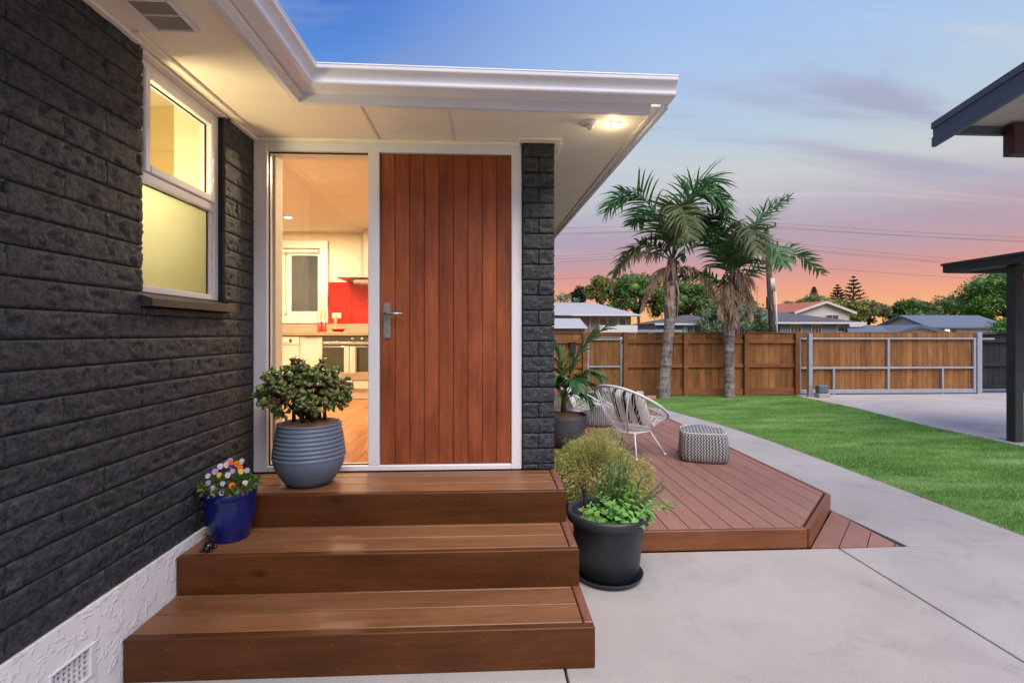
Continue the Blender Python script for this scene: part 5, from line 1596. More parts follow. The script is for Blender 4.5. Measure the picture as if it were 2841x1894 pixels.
for x0, x1, z0, z1 in ((2.215, 2.255, .08, 1.30), (2.965, 3.005, .08, 1.30), (2.255, 2.965, 1.26, 1.30), (2.255, 2.965, .645, .685), (2.255, 2.965, .08, .12)):
    bpiece('frame_tube', x0, x1, FY - .035, FY + .005, z0, z1, 'galv', pg_, 0.005)
for z in (1.18, .22): bpiece('hinge', 2.995, 3.05, FY - .06, FY - .034, z, z + .07, 'blackplastic', pg_, 0.004)
bpiece('latch', 2.19, 2.24, FY - .06, FY - .034, .60, .72, 'galv', pg_, 0.004)
mbx = thing('fence_letterbox', 'small black box fixed to the fence beside the pedestrian gate', 'letterbox', (1.9, FY - .1, .95))
bpiece('body', 1.80, 1.93, FY - .14, FY - .047, .96, 1.20, 'blackplastic', mbx, .01)
bpiece('lid', 1.79, 1.94, FY - .15, FY - .047, 1.203, 1.225, 'blackplastic', mbx, .006)
sg = thing('sliding_gate', 'wide honey timber sliding gate in a galvanised steel frame across the driveway', 'gate', (9.2, FY, .05))
palings(sg, 7.14, 11.40, FY + .05, .06, 1.435, 'gatewood', .125)
for x0, x1, z0, z1 in ((7.115, 7.17, .03, 1.315), (9.245, 9.30, .12, 1.275), (11.34, 11.40, .03, 1.315), (7.17, 11.34, 1.275, 1.315), (7.17, 9.245, .595, .64), (9.30, 11.34, .595, .64), (7.17, 11.34, .03, .12), (7.935, 7.98, .12, .595), (10.565, 10.61, .12, .595)):
    bpiece('frame_tube', x0, x1, FY - .02, FY + .035, z0, z1, 'galv', sg, 0.005)
for x in (7.96, 10.58): obj('roller', MB().tube([(x, FY - .01, .015), (x, FY + .03, .015)], .03, 16), 'galv', sg, smooth=True)
bpiece('capping', 7.13, 11.40, FY + .035, FY + .075, 1.436, 1.448, 'gatewood', sg)
gp = thing('gate_guide_post', 'galvanised steel guide post in front of the sliding gate', 'post', (7.18, 10.7, 0))
bpiece('post', 7.135, 7.225, 10.66, 10.75, -.01, 1.415, 'galv', gp, 0.006)
bpiece('guide_arm', 7.225, 7.40, 10.69, 10.72, 1.285, 1.31, 'galv', gp, 0.004)
obj('guide_bracket', MB().box(7.19, 7.22, 10.75, 10.99, 1.32, 1.345), 'galv', gp)
mo = thing('gate_motor', 'small grey gate motor box on a concrete pad by the guide post', 'gate motor', (7.35, 10.6, 0))
bpiece('housing', 7.245, 7.47, 10.48, 10.63, .10, .275, 'utility', mo, 0.02)
bpiece('pad', 7.235, 7.49, 10.46, 10.65, -.01, .098, 'concrete', mo, 0.006)
ep = thing('gate_end_post', 'galvanised steel post at the closing end of the sliding gate', 'post', (11.45, FY, 0))
bpiece('post', 11.42, 11.54, FY - .03, FY + .09, -.02, 1.44, 'galv', ep, 0.006)
bpiece('stop_arm', 11.54, 11.85, FY - .02, FY + .01, 1.27, 1.31, 'galv', ep, 0.004)
bf = thing('black_fence', 'black stained timber fence beyond the sliding gate', 'fence', (14, FY + .12, 0))
palings(bf, 11.56, 20.0, FY + .16, .10, 1.41, 'blackfence')
for z0, z1 in ((1.20, 1.30), (.64, .72), (.10, .20)): bpiece('rail', 11.56, 20.0, FY + .10, FY + .149, z0, z1, 'blackfence', bf)
bpiece('capping', 11.55, 20.0, FY + .09, FY + .20, 1.412, 1.44, 'blackfence', bf)

# ================================================================== palms on the lawn
def palm_trunk(path, rad, name, root, mat='trunk'):
    p = crom(path, 46); n = 14; r_ = []
    for i in range(47):
        t = i / 46
        k = int(t * len(rad) * .999); a = rad[min(len(rad) - 1, int(t * (len(rad) - 1)))]; b = rad[min(len(rad) - 1, int(t * (len(rad) - 1)) + 1)]
        u = t * (len(rad) - 1) - int(t * (len(rad) - 1))
        r_.append((a + (b - a) * u) * (1 + (.06 if i % 4 == 0 else (-.03 if i % 4 == 2 else 0)) + .02 * math.sin(i * 2.7)))
    return obj(name, MB().tube(p, r_, n), mat, root, smooth=True)
def boots(root, c, r0, z0, z1, n, seed):
    rr = random.Random(seed)
    for i in range(n):
        a = rr.uniform(0, 6.28); z = rr.uniform(z0, z1); L = rr.uniform(.25, .55)
        d = Vector((math.cos(a), math.sin(a), 0)); w = d.cross(Vector((0, 0, 1))) * rr.uniform(.02, .05)
        p = c(z) + d * r0
        pts = [p + d * .02, p + d * (.06 + rr.uniform(0, .04)) - Vector((0, 0, L * .5)), p + d * rr.uniform(.02, .09) - Vector((0, 0, L))]
        mb = MB(); vs = []
        for k, q in enumerate(pts):
            ww = w * (1, .9, .25)[k]; vs += [q - ww, q + ww, q - ww * .9 - d * .012, q + ww * .9 - d * .012]
        fs = []
        for k in range(2):
            o = 4 * k; fs += [(o, o + 1, o + 5, o + 4), (o + 3, o + 2, o + 6, o + 7), (o, o + 4, o + 6, o + 2), (o + 1, o + 3, o + 7, o + 5)]
        obj('dead_sheath', mb.add(vs, fs), 'boot', root)
p1 = thing('palm_tree', 'tall slightly leaning feather palm on the lawn nearer the pedestrian gate', 'palm tree', (3.81, 10.55, 0), 'palms in front of the fence')
palm_trunk([(3.80, 10.55, -.05), (3.84, 10.55, .7), (3.93, 10.56, 1.6), (3.98, 10.57, 2.3), (4.0, 10.57, 3.05)], [.155, .125, .112, .115, .13, .10], 'trunk', p1)
boots(p1, lambda z: Vector((3.93 + (z - 1.8) * .06, 10.56, z)), .10, 2.15, 3.0, 22, 3)
c1 = Vector((4.0, 10.57, 3.0))
F1 = [([(0, 0, 0), (-.25, -.05, .70), (-.70, -.12, 1.35), (-1.15, -.18, 1.40), (-1.52, -.22, .98)], .62, 46, .62, 'frond'),
      ([(0, 0, 0), (.10, .05, .80), (.40, .10, 1.55), (.90, .12, 1.85), (1.22, .12, 1.25)], .60, 48, .62, 'frond'),
      ([(0, 0, 0), (.12, -.10, .75), (.35, -.30, 1.35), (.75, -.55, 1.25), (.95, -.70, .75)], .55, 40, .65, 'frond'),
      ([(0, 0, 0), (-.05, -.25, .60), (-.12, -.65, 1.0), (-.15, -1.0, .75), (-.12, -1.2, .25)], .55, 42, .8, 'frondy'),
      ([(0, 0, 0), (-.30, -.10, .25), (-.75, -.2, .30), (-1.10, -.25, .05), (-1.38, -.28, -.32)], .42, 40, .75, 'frondy'),
      ([(0, 0, 0), (.28, .12, .55), (.70, .25, .90), (1.05, .35, .75), (1.3, .42, .3)], .52, 38, .7, 'frond'),
      ([(0, 0, 0), (-.10, .28, .75), (-.35, .70, 1.2), (-.6, 1.0, 1.0)], .5, 36, .65, 'frond'),
      ([(0, 0, 0), (.22, -.15, .35), (.60, -.4, .45), (.85, -.5, .15)], .45, 32, .8, 'frond'),
      ([(0, 0, -.25), (-.22, -.05, -.18), (-.50, -.10, -.50), (-.72, -.12, -1.10)], .26, 34, 1.1, 'frondb'),
      ([(0, 0, -.2), (.35, -.05, -.15), (.72, -.08, -.45), (.95, -.1, -.95)], .24, 30, 1.1, 'frondb'),
      ([(0, 0, 0), (-.42, -.10, .15), (-.95, -.18, .08), (-1.28, -.2, -.22), (-1.40, -.2, -.72)], .28, 30, 1.0, 'frondb')]
for i, (pts, L_, pr_, dr, m) in enumerate([f for k, f in enumerate(F1) if k not in (7,)]):
    obj('frond', frond([c1 + Vector(p) for p in pts], L_ * (1.35 if m != 'frondb' else 1.25), int(pr_ * 1.6), dr * (.36 if m != 'frondb' else 1), .046, .14, .022, 70 + i, .5, 1.0, .75).mesh('frond'), m, p1)
p2 = thing('palm_tree', 'shorter feather palm with a skirt of dead fronds beside the utility pole line', 'palm tree', (5.33, 10.7, 0), 'palms in front of the fence')
palm_trunk([(5.33, 10.7, -.05), (5.33, 10.7, .7), (5.33, 10.7, 1.5), (5.36, 10.7, 2.1), (5.38, 10.7, 2.55)], [.118, .108, .112, .15, .14, .10], 'trunk', p2)
boots(p2, lambda z: Vector((5.35, 10.7, z)), .115, 1.75, 2.5, 24, 9)
c2 = Vector((5.38, 10.7, 2.45))
F2 = [([(0, 0, 0), (.20, .0, .75), (.55, .05, 1.40), (.90, .05, 1.75), (1.36, .05, 2.02)], .42, 44, .35, 'frond'),
      ([(0, 0, 0), (.40, -.05, .35), (.95, -.1, .68), (1.45, -.15, .70), (1.98, -.2, .26)], .40, 46, .55, 'frond'),
      ([(0, 0, 0), (-.08, -.05, .80), (-.30, -.10, 1.45), (-.62, -.15, 1.55), (-.85, -.2, 1.1)], .52, 42, .75, 'frond'),
      ([(0, 0, 0), (-.25, -.1, .55), (-.65, -.2, 1.0), (-1.05, -.3, 1.0), (-1.3, -.35, .55)], .48, 42, .75, 'frond'),
      ([(0, 0, 0), (-.02, -.30, .70), (-.08, -.70, 1.15), (-.10, -1.05, 1.0), (-.10, -1.25, .55)], .55, 42, .8, 'frondy'),
      ([(0, 0, 0), (.15, -.25, .55), (.35, -.60, .85), (.5, -.9, .65), (.55, -1.1, .3)], .48, 36, .8, 'frond'),
      ([(0, 0, 0), (.32, -.10, .22), (.75, -.2, .38), (1.10, -.25, .30)], .40, 34, .6, 'frond'),
      ([(0, 0, 0), (-.35, -.05, .15), (-.80, -.10, .22), (-1.25, -.15, .18)], .40, 32, .65, 'frond'),
      ([(0, 0, 0), (.10, .30, .75), (.30, .70, 1.2), (.55, 1.0, 1.1)], .48, 34, .6, 'frond'),
      ([(0, 0, -.05), (.05, -.12, .25), (.14, -.30, .18), (.16, -.36, -.35)], .40, 28, 1.1, 'frondb'),
      ([(0, 0, -.10), (-.12, -.10, .10), (-.30, -.22, -.10), (-.38, -.28, -.70)], .36, 28, 1.1, 'frondb'),
      ([(0, 0, -.10), (.16, -.12, .05), (.30, -.2, -.25), (.30, -.22, -.75)], .34, 26, 1.1, 'frondb'),
      ([(0, 0, -.15), (-.05, -.18, 0), (-.10, -.30, -.3), (-.08, -.32, -.85)], .34, 26, 1.1, 'frondb')]
for i, (pts, L_, pr_, dr, m) in enumerate([f for k, f in enumerate(F2) if k not in (6,)]):
    obj('frond', frond([c2 + Vector(p) for p in pts], L_ * 1.25, int(pr_ * 1.6), dr * (.36 if m != 'frondb' else 1), .043, .14, .02, 170 + i, .5, 1.0, .75).mesh('frond'), m, p2)

# ================================================================== carport and garage eave on the right
cp = thing('carport', 'charcoal flat roofed carport on a square steel post by the driveway', 'carport', (6.9, 6.15, 0))
bpiece('post', 6.845, 6.965, 6.09, 6.21, -.01, 2.315, 'carport', cp, 0.006)
bpiece('fascia', 6.665, 6.705, 4.6, 6.94, 2.305, 2.435, 'carport', cp, 0.008)
bpiece('fascia', 6.705, 9.4, 6.90, 6.94, 2.300, 2.430, 'carport', cp, 0.008)
bpiece('beam', 6.86, 6.95, 4.6, 6.89, 2.317, 2.40, 'carport', cp, 0.004)
bpiece('roof_sheet', 6.706, 9.4, 4.6, 6.899, 2.402, 2.425, 'carport', cp, 0.004)
bpiece('gutter_lip', 6.640, 6.666, 4.6, 6.95, 2.405, 2.440, 'carport', cp, 0.008)
gr = thing('garage_eave', 'dark blue grey garage roof edge with pale soffit and brown beam', 'garage roof', (3.3, 3.3, 2.7))
t_ = math.tan(R(9.5))
def sl_z(y, base): return base + (3.34 - y) * t_
def sloped(name, x0, x1, ya, yb, zb, zt, m):
    vs = []
    for (x, y) in ((x0, ya), (x1, ya), (x1, yb), (x0, yb)): vs.append((x, y, sl_z(y, zb)))
    for (x, y) in ((x0, ya), (x1, ya), (x1, yb), (x0, yb)): vs.append((x, y, sl_z(y, zt)))
    return obj(name, MB().add(vs, [(0, 3, 2, 1), (4, 5, 6, 7), (0, 1, 5, 4), (1, 2, 6, 5), (2, 3, 7, 6), (3, 0, 4, 7)]), m, gr)
sloped('barge_flashing', 3.125, 3.150, 2.35, 3.34, 2.862, 2.905, 'steel')
sloped('barge_flashing', 3.135, 3.155, 2.35, 3.336, 2.800, 2.861, 'steel')
sloped('barge_flashing', 3.128, 3.155, 2.35, 3.339, 2.735, 2.799, 'steel')
sloped('roof_sheet', 3.157, 4.3, 2.35, 3.34, 2.892, 2.904, 'steel')
sloped('soffit', 3.157, 4.3, 2.35, 3.30, 2.870, 2.880, 'greige')
bpiece('rear_fascia', 3.157, 4.3, 3.302, 3.335, 2.818, 2.888, 'steel', gr)
bpiece('beam', 3.61, 4.3, 3.22, 3.298, 2.655, 2.862, 'beam', gr, 0.004)

# ================================================================== houses beyond the fence
def hip(mb, x0, x1, y0, y1, z, rx0, rx1, ry, rz):
    vs = [(x0, y0, z), (x1, y0, z), (x1, y1, z), (x0, y1, z), (rx0, ry, rz), (rx1, ry, rz)]
    return mb.add(vs, [(0, 1, 5, 4), (1, 2, 5), (2, 3, 4, 5), (3, 0, 4), (0, 3, 2, 1)])
def window(root, x0, x1, y, z0, z1, panes=2, pm='winfar', fm='hwhite', lit=False):
    w = bpiece('window', x0, x1, y - .05, y, z0, z1, fm, root, .01)
    k = (x1 - x0 - .08) / panes
    for i in range(panes):
        bpiece('pane', x0 + .06 + k * i, x0 + k * (i + 1) + .02, y - .065, y - .052, z0 + .07, z1 - .07, pm, w, .002)
    return w
h1 = thing('brick_bungalow', 'pale roofed brick bungalow behind the fence near the pedestrian gate', 'house', (5, 30, 0))
obj('wall', MB().box(-8, 8.35, 28.6, 35.5, 0, 2.46), 'hbrick', h1)
obj('roof', hip(MB(), -9, 8.78, 28.0, 36.2, 2.47, -4, 6.9, 32, 3.42), 'rwhite', h1)
bpiece('fascia', -9, 8.76, 27.96, 28.0, 2.38, 2.50, 'hwhite', h1)
bpiece('gutter', -9, 8.80, 27.86, 27.958, 2.42, 2.49, 'hwhite', h1)
window(h1, 6.42, 6.95, 28.6, 1.80, 2.36, 1); window(h1, 6.95, 7.60, 28.6, 1.80, 2.36, 1); window(h1, 7.60, 8.08, 28.6, 1.80, 2.36, 1)
obj('downpipe', MB().tube([(5.95, 28.5, 2.40), (5.90, 28.52, 2.3), (5.90, 28.52, .2)], .045, 8), 'hwhite', h1, smooth=True)
obj('porch_roof', hip(MB(), 1.5, 4.6, 26.6, 28.4, 2.40, 2.4, 3.4, 27.8, 2.72), 'rwhite', h1)
rw = tag(obj('rendered_wall', MB().cbox(6.12, 8.25, 27.0, 27.15, 0, 1.865), 'hwhite'), 'low cream rendered wall in front of the brick bungalow', 'wall')
sh = thing('garden_shed', 'pale metal roofed shed with bluish wall behind the fence', 'shed', (3.5, 24.5, 0))
obj('wall', MB().box(1.0, 4.75, 24.3, 26.5, 0, 1.72), 'hgrey', sh)
obj('roof', MB().add([(0.8, 24.0, 1.70), (4.84, 24.0, 1.70), (4.75, 25.6, 2.20), (0.8, 25.6, 2.20), (4.84, 27.2, 1.70), (0.8, 27.2, 1.70)], [(0, 1, 2, 3), (3, 2, 4, 5), (1, 4, 2), (0, 3, 5)]), 'rwhite', sh)
obj('gutter', MB().box(.8, 4.84, 23.92, 23.999, 1.66, 1.72), 'hwhite', sh)
h2 = thing('small_grey_house', 'small grey house with mint door between the two palms', 'house', (14, 36, 0))
obj('wall', MB().box(11.9, 17.5, 34.4, 40, 0, 2.10), 'hgrey', h2)
obj('roof', hip(MB(), 11.6, 17.9, 34.0, 40.5, 2.10, 14.9, 15.4, 37, 2.82), 'rbrown', h2)
bpiece('fascia', 11.6, 17.9, 33.95, 34.0, 2.0, 2.12, 'hwhite', h2)
obj('porch_gable', MB().add([(14.9, 33.6, 2.12), (16.4, 33.6, 2.12), (15.65, 33.6, 2.42), (14.9, 36, 2.12), (16.4, 36, 2.12), (15.65, 36, 2.42)], [(0, 1, 2), (0, 2, 5, 3), (1, 4, 5, 2)]), 'rwhite', h2)
dr_ = bpiece('door', 13.80, 14.60, 34.33, 34.40, .2, 2.0, 'hwhite', h2)
bpiece('door_panel', 13.86, 14.54, 34.31, 34.328, .25, 1.94, 'mint_door', dr_); bpiece('pane', 14.08, 14.22, 34.295, 34.309, 1.45, 1.85, 'winfar', dr_); bpiece('pane', 14.28, 14.42, 34.295, 34.309, 1.45, 1.85, 'winfar', dr_)
bpiece('porch_post', 15.45, 15.55, 34.0, 34.1, 0, 2.1, 'hwhite', h2)
lf = tag(obj('low_fence', MB().box(8.9, 13.2, 33.0, 33.06, 0, 1.66), 'hgrey'), 'low grey boundary fence in front of the small grey house', 'fence')
h3 = thing('grey_weatherboard_house', 'grey weatherboard house with brown tiled roof behind the utility pole', 'house', (23, 37, 0))
obj('wall', MB().box(20.9, 26.1, 34.5, 41, 0, 2.18).box(19.2, 20.9, 35.6, 41, 0, 2.18), 'hgrey', h3)
for k in range(6): bpiece('weatherboard', 20.89, 26.11, 34.478, 34.499, 1.30 + .145 * k, 1.435 + .145 * k, 'hgrey', h3, .004)
obj('roof', hip(MB(), 18.9, 27.0, 34.0, 42, 2.19, 21.0, 22.0, 38, 3.24), 'rbrown', h3)
bpiece('fascia', 18.9, 27.0, 33.96, 34.0, 2.09, 2.21, 'hwhite', h3)
window(h3, 21.65, 22.50, 34.47, 1.36, 2.08, 3); window(h3, 23.20, 24.00, 34.47, 1.36, 2.08, 3); window(h3, 25.10, 25.70, 34.47, 1.50, 2.06, 1)
h4 = thing('red_roofed_house', 'cream gabled house with red roof rising behind the grey weatherboard house', 'house', (29, 44, 0))
h4d = Vector((-1.5, 5.2, 0))
def gable(root, A, B, ap, d, wall, roofm, ov=.35, th=.10):
    A, B, ap, d = Vector(A), Vector(B), Vector(ap), Vector(d)
    obj('wall', MB().add([(A.x, A.y, 0), (B.x, B.y, 0), tuple(B), tuple(ap), tuple(A), (A.x + d.x, A.y + d.y, 0), (B.x + d.x, B.y + d.y, 0), tuple(B + d), tuple(ap + d), tuple(A + d)],
                         [(0, 1, 2, 3, 4), (5, 9, 8, 7, 6), (0, 4, 9, 5), (1, 6, 7, 2)]), wall, root)
    du = d.normalized()
    for P_ in (A, B):
        o = (P_ - ap); o2 = ap + o * (1 + ov / o.length)
        u = Vector((0, 0, th)); f0 = -du * ov
        q = [ap + f0, o2 + f0, o2 + d, ap + d]
        obj('roof', MB().add([tuple(x + Vector((0, 0, .02))) for x in q] + [tuple(x + u) for x in q], [(0, 1, 2, 3), (7, 6, 5, 4), (0, 4, 5, 1), (1, 5, 6, 2), (2, 6, 7, 3), (3, 7, 4, 0)]), roofm, root)
        obj('barge_board', MB().add([tuple(x) for x in (ap + f0 * 1.08 - u, o2 + f0 * 1.08 - u, o2 + f0 * 1.08 + u * 1.1, ap + f0 * 1.08 + u * 1.1, ap + f0 * .92 - u, o2 + f0 * .92 - u, o2 + f0 * .92 + u * 1.1, ap + f0 * .92 + u * 1.1)],
                                    [(0, 1, 2, 3), (7, 6, 5, 4), (0, 4, 5, 1), (2, 6, 7, 3)]), 'hcream' if roofm != 'rblue' else 'rblue', root)
gable(h4, (27.0, 42.3, 3.30), (32.0, 42.3, 3.30), (29.6, 42.3, 4.16), h4d, 'hcream', 'rred')
window(h4, 29.8, 31.0, 42.28, 2.45, 3.10, 2)
h5 = thing('blue_roofed_house', 'long white house with slate blue gabled roof behind the sliding gate', 'house', (37, 38, 0))
gable(h5, (33.9, 36.3, 1.92), (33.9, 41.1, 1.98), (33.9, 38.7, 2.80), (6.4, 0, 0), 'hwhite', 'rblue', .4)
window(h5, 34.4, 34.9, 36.28, 1.20, 1.78, 1); window(h5, 34.95, 35.45, 36.28, 1.20, 1.78, 1, 'lit'); window(h5, 35.5, 36.0, 36.28, 1.20, 1.78, 1)
h6 = thing('gabled_garage', 'low white garage with slate blue gable roof between the grey and blue roofed houses', 'garage', (30, 33.5, 0))
gable(h6, (28.1, 32.9, 1.45), (30.5, 31.8, 1.45), (29.2, 32.3, 1.90), (-1.0, 3.4, 0), 'hwhite', 'rblue', .3)
obj('side_roof', MB().add([(25.2, 33.4, 1.50), (28.6, 33.0, 1.50), (29.0, 34.2, 1.90), (25.8, 34.4, 1.88)], [(0, 1, 2, 3)]), 'rblue', h6)
h7 = thing('white_flat_building', 'low building with a white roof behind the slate blue garage', 'building', (33, 46, 0))
obj('wall', MB().box(32.0, 38.0, 46, 52, 0, 1.85), 'hwhite', h7)
obj('roof', hip(MB(), 31.5, 38.5, 45.6, 52.5, 1.86, 35, 37, 49, 2.60), 'rwhite', h7)

# ================================================================== trees beyond the fence
LEAF4 = [(0, 0, 0), (.5, .30, .08), (1, 0, 0), (.5, -.30, .08)]
def tree(name, label, base, c, r, mat, nl, ls, seed, clumps=46, trunk=.18, group='trees beyond the fence', sparse=1.0, core=True):
    rr = np.random.default_rng(seed)
    root = thing(name, label, 'tree' if 'bush' not in name and 'hedge' not in name else name.split('_')[-1], base, group)
    base = Vector(base); c = Vector(c)
    tr = MB().tube([base + Vector((0, 0, -.1)), base.lerp(c, .5) + Vector((.1, 0, 0)), c], [trunk, trunk * .75, trunk * .4], 8)
    u = unit(rr.normal(size=(clumps, 3))); u[:, 2] = np.where(u[:, 2] < -.35, -u[:, 2], u[:, 2])
    cc = np.array(c) + u * np.array(r) * rr.uniform(.45, 1.0, (clumps, 1)) ** .6
    for q in cc[::3]: tr.tube([c.lerp(base, .3), c.lerp(Vector(q), .5), Vector(q)], [trunk * .35, trunk * .22, trunk * .08], 5)
    obj('trunk', tr, 'bark', root, smooth=True)
    ci = rr.integers(0, clumps, nl)
    cs = rr.uniform(.22, .42, clumps) * np.mean(r) * .85
    off = unit(rr.normal(size=(nl, 3))) * (rr.uniform(0, 1, (nl, 1)) ** .45)
    P = cc[ci] + off * cs[ci][:, None] * [1, 1, .75]
    A = off + rr.normal(size=(nl, 3)) * .7 + [0, 0, -.1]
    V, F = inst(P, A, rr.normal(size=(nl, 3)) + [0, 0, 1.0] + off * .8, rr.uniform(.6, 1.3, nl) * ls, LEAF4, KITEF)
    cr = obj('crown', npmesh('crown', V, F, mat), None, root)
    if core:
        co = MB()
        for q, s in list(zip(cc, cs))[::2]: blob(co, q, (s * .62, s * .62, s * .5), 8)
        obj('inner_crown', co, mat, root, smooth=True)
    return root
tree('yellow_green_tree', 'yellowish green tree behind the brick bungalow roof', (9.3, 41, 0), (9.3, 41, 4.6), (1.25, 1.4, 1.55), 'tree1', 5200, .20, 1, 34)
tree('broad_green_tree', 'broad dense green tree behind the taller palm', (12.3, 40, 0), (12.2, 40, 4.0), (2.35, 2.2, 2.3), 'tree2', 11000, .21, 2, 60)
tree('dark_green_tree', 'dark green tree filling the gap between the palms', (16.6, 42, 0), (16.8, 42, 3.8), (2.9, 2, 2.1), 'tree2', 9500, .20, 3, 54)
tree('olive_tree', 'olive toned small tree behind the mint door house', (19.5, 46, 0), (19.6, 46, 3.6), (2.2, 2, 1.7), 'tree1', 6000, .20, 13, 40)
tree('grey_green_bush', 'rounded grey green bush behind the shorter palm', (16.3, 32.5, 0), (16.4, 32.5, 2.2), (2.35, 1.6, 1.55), 'tree3', 11000, .14, 4, 60, .14)
tree('dark_pine_tree', 'small dark pine behind the bungalow roof ridge', (9.0, 48, 0), (9.0, 48, 4.6), (.95, .9, 1.25), 'pine', 3600, .20, 5, 26)
tree('windswept_tree', 'thin windswept tree with sparse grey crown above the bungalow', (6.4, 45, 0), (6.7, 45, 4.3), (1.6, .8, .75), 'tree3', 900, .16, 6, 18, .10, sparse=.4, core=False)
for i, (x, y, z, rx, rz, m, lab) in enumerate(((37.5, 56, 3.9, 3.0, 1.7, 'tree4', 'dusky hedge tree behind the red roof ridge'), (41.5, 56, 3.6, 3.0, 1.75, 'tree1', 'olive hedge tree below the norfolk pines'), (45.5, 57, 3.3, 2.8, 1.9, 'tree4', 'dusky round tree beside the gap of open sky'),
                                                  (50.0, 56, 3.6, 2.8, 1.6, 'tree2', 'dark tree with a feathery top behind the blue roof ridge'), (53.8, 55, 3.9, 2.6, 1.6, 'tree4', 'dusky tree with sky gaps left of the big green tree'))):
    tree('hedge_tree', lab, (x, y, 0), (x, y, z), (rx, 2, rz), m, 6500, .26, 20 + i, 40)
tree('pale_bush', 'pale round bush in front of the dusky trees by the blue roof', (45.2, 49, 0), (45.2, 49, 2.5), (2.0, 1.5, 1.0), 'tree3', 3500, .2, 33, 26)
tree('big_green_tree', 'big rich green tree towering behind the carport post', (50.8, 45.5, 0), (50.6, 45.5, 4.0), (4.6, 3, 3.1), 'tree5', 15000, .24, 7, 80, .25)
tree('side_green_tree', 'rich green tree rising beside the carport at the street corner', (56.5, 45, 0), (57, 45, 3.6), (4.2, 3, 3.2), 'tree5', 11000, .24, 8, 60, .25)
tree('bright_bush', 'bright green bush at the end of the blue roofed house', (34.6, 30.5, 0), (34.8, 30.5, 1.6), (1.9, 1.2, 1.0), 'tree5', 4500, .15, 9, 34, .1)
def norfolk(label, x, y, z0, z1, w, seed):
    root = thing('norfolk_pine', label, 'pine tree', (x, y, 0), 'norfolk pines on the skyline')
    obj('trunk', MB().tube([(x, y, -.1), (x, y, z0), (x, y, z1)], [.28, .2, .02], 8), 'bark', root, smooth=True)
    mb = MB(); r_ = random.Random(seed); tiers = 9
    V_, A_, N_, S_ = [], [], [], []
    for k in range(tiers):
        t = k / (tiers - 1); z = z0 + (z1 - z0) * (.02 + .93 * t); L = w * (1 - t) ** .85 + .10
        for b in range(7):
            a = 2 * math.pi * b / 7 + k * .5; d = Vector((math.cos(a), math.sin(a), .16))
            p = Vector((x, y, z)); q = p + d * L + Vector((0, 0, .10 * L))
            mb.tube([p, p.lerp(q, .6) - Vector((0, 0, .05 * L)), q], [.04, .03, .015], 5)
            for s in range(26):
                u = r_.uniform(.2, 1); c = p.lerp(q, u)
                V_.append(c); A_.append(Vector((r_.gauss(0, .5), r_.gauss(0, .5), .9)) + d * .6); N_.append(Vector((r_.gauss(0, 1), r_.gauss(0, 1), r_.gauss(0, 1)))); S_.append(r_.uniform(.16, .30))
    obj('branch', mb, 'pine', root)
    V, F = inst(np.array(V_), np.array(A_), np.array(N_), np.array(S_), LEAF4, KITEF)
    obj('crown', npmesh('crown', V, F, 'pine'), None, root)
norfolk('tallest norfolk pine with tiered branches on the skyline', 53.6, 70, 5.0, 9.8, 2.0, 1)
norfolk('slimmer norfolk pine just beside the tallest one', 51.9, 71, 5.0, 8.6, 1.6, 2)
norfolk('small distant norfolk pine above the red roof', 47.6, 70, 5.6, 8.1, .75, 3)

# ================================================================== utility pole and wires
pole = thing('utility_pole', 'weathered timber utility pole with crossarms and street lamp', 'utility pole', (17.75, 30, 0))
obj('shaft', MB().tube([(17.78, 30, -.2), (17.62, 30, 3.2), (17.33, 30, 8.0)], [.21, .19, .14], 12), 'polewood', pole, smooth=True)
obj('sheet_band', MB().tube([(17.665, 30, 4.05), (17.625, 30, 4.85)], [.215, .210], 14), 'pvc', pole, smooth=True)
obj('cable_duct', MB().tube([(18.03, 29.93, 0), (17.86, 29.9, 4.0)], .055, 8), 'pvc', pole, smooth=True)
obj('cross_arm', MB().tube([(16.80, 29.85, 7.85), (17.85, 29.85, 8.10)], .06, 6), 'polewood', pole)
obj('cross_arm', MB().tube([(16.70, 29.85, 6.68), (18.0, 29.85, 6.95)], .06, 6), 'polewood', pole)
for x, z in ((16.85, 7.95), (17.30, 8.06), (17.82, 8.22), (16.75, 6.80), (17.05, 6.86), (17.65, 6.99), (17.95, 7.06)):
    obj('insulator', MB().tube([(x, 29.85, z - .08), (x, 29.85, z + .02), (x, 29.85, z + .10)], [.03, .06, .04], 8), 'insul', pole, smooth=True)
obj('lamp_arm', MB().tube([(17.50, 29.9, 6.15), (17.95, 29.9, 6.5), (18.5, 29.9, 6.80), (18.9, 29.9, 6.90)], .04, 8), 'galv', pole, smooth=True)
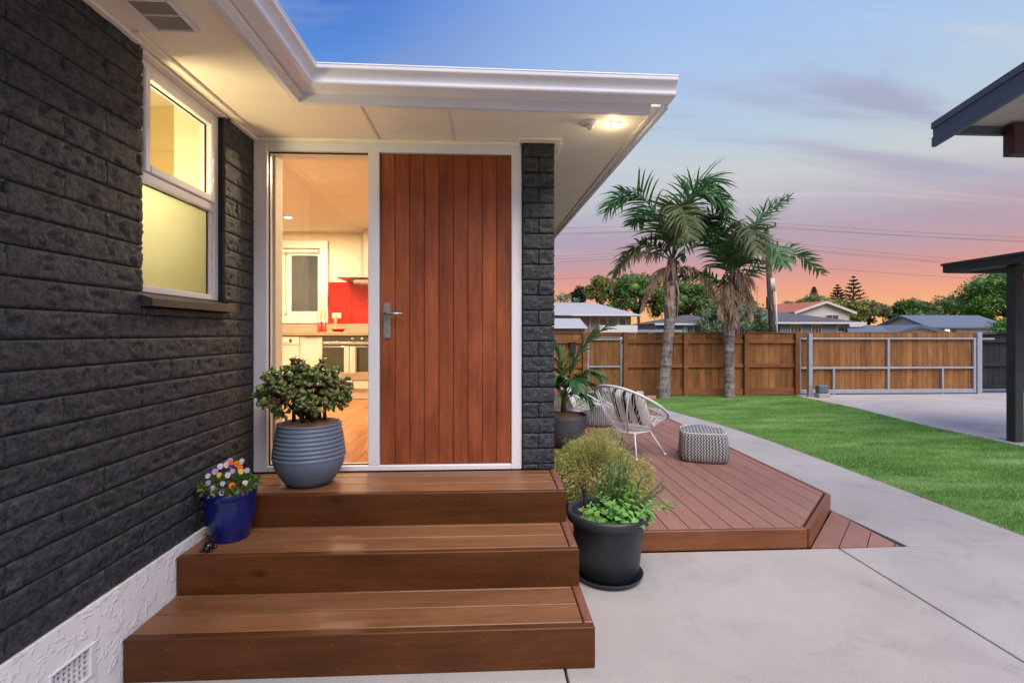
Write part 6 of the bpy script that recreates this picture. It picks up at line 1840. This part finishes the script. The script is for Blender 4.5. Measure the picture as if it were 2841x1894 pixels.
obj('lamp_head', MB().add([(18.8, 29.8, 6.86), (19.4, 29.82, 6.90), (19.4, 29.98, 6.90), (18.8, 30.0, 6.86), (18.9, 29.84, 7.02), (19.3, 29.86, 6.98), (19.3, 29.94, 6.98), (18.9, 29.96, 7.02)],
                          [(0, 3, 2, 1), (4, 5, 6, 7), (0, 1, 5, 4), (1, 2, 6, 5), (2, 3, 7, 6), (3, 0, 4, 7)]), 'insul', pole)
obj('fuse_box', MB().cbox(17.30, 17.40, 29.8, 30.0, 2.9, 3.7, .02), 'insul', pole)
obj('service_loop', MB().tube([(17.45, 29.75, 3.3), (17.55, 29.7, 2.5), (17.70, 29.75, 2.9)], .03, 6), 'insul', pole, smooth=True)
W = [((17.82, 8.28), 7.83, 7.53), ((16.85, 8.02), 7.50, 7.30), ((17.30, 8.12), 7.42, 7.24), ((17.95, 7.12), 6.10, 5.85), ((17.05, 6.92), 5.93, 5.70), ((16.75, 6.86), 5.72, 5.60), ((17.6, 5.75), 4.72, 4.75)]
wl_ = ['topmost power wire strung from the pole top', 'power wire strung from the street end of the upper crossarm', 'middle power wire strung from the upper crossarm', 'highest power wire strung from the lower crossarm', 'second power wire strung from the lower crossarm', 'lowest power wire strung from the lower crossarm', 'lowest telephone wire strung from the pole shaft']
for i, ((x, z), zl, zr) in enumerate(W):
    # spans sag between this pole and its neighbours 45 m away
    def span(xe, z_at, xr):
        tt = abs((xr - x) / (xe - x)); pts = []
        sag = (z - z_at) / (4 * tt * (1 - tt)) * .999
        for k in range(25):
            u = k / 24; pts.append((x + (xe - x) * u, 29.85, z - 4 * sag * u * (1 - u)))
        return pts
    mb = MB().tube(span(-40, zl, 3.956)[::-1] + span(78, zr, 34.29)[1:], .009, 5)
    tag(obj('power_wire', mb, 'wire', smooth=True), wl_[i], 'wire', 'overhead wires')
tag(obj('aerial', MB().tube([(23.4, 42, 3.0), (23.45, 42, 5.6)], .02, 5).tube([(23.2, 42, 5.4), (23.7, 42, 5.42)], .012, 4), 'wire'), 'thin mast aerial standing beside the red roof', 'aerial')
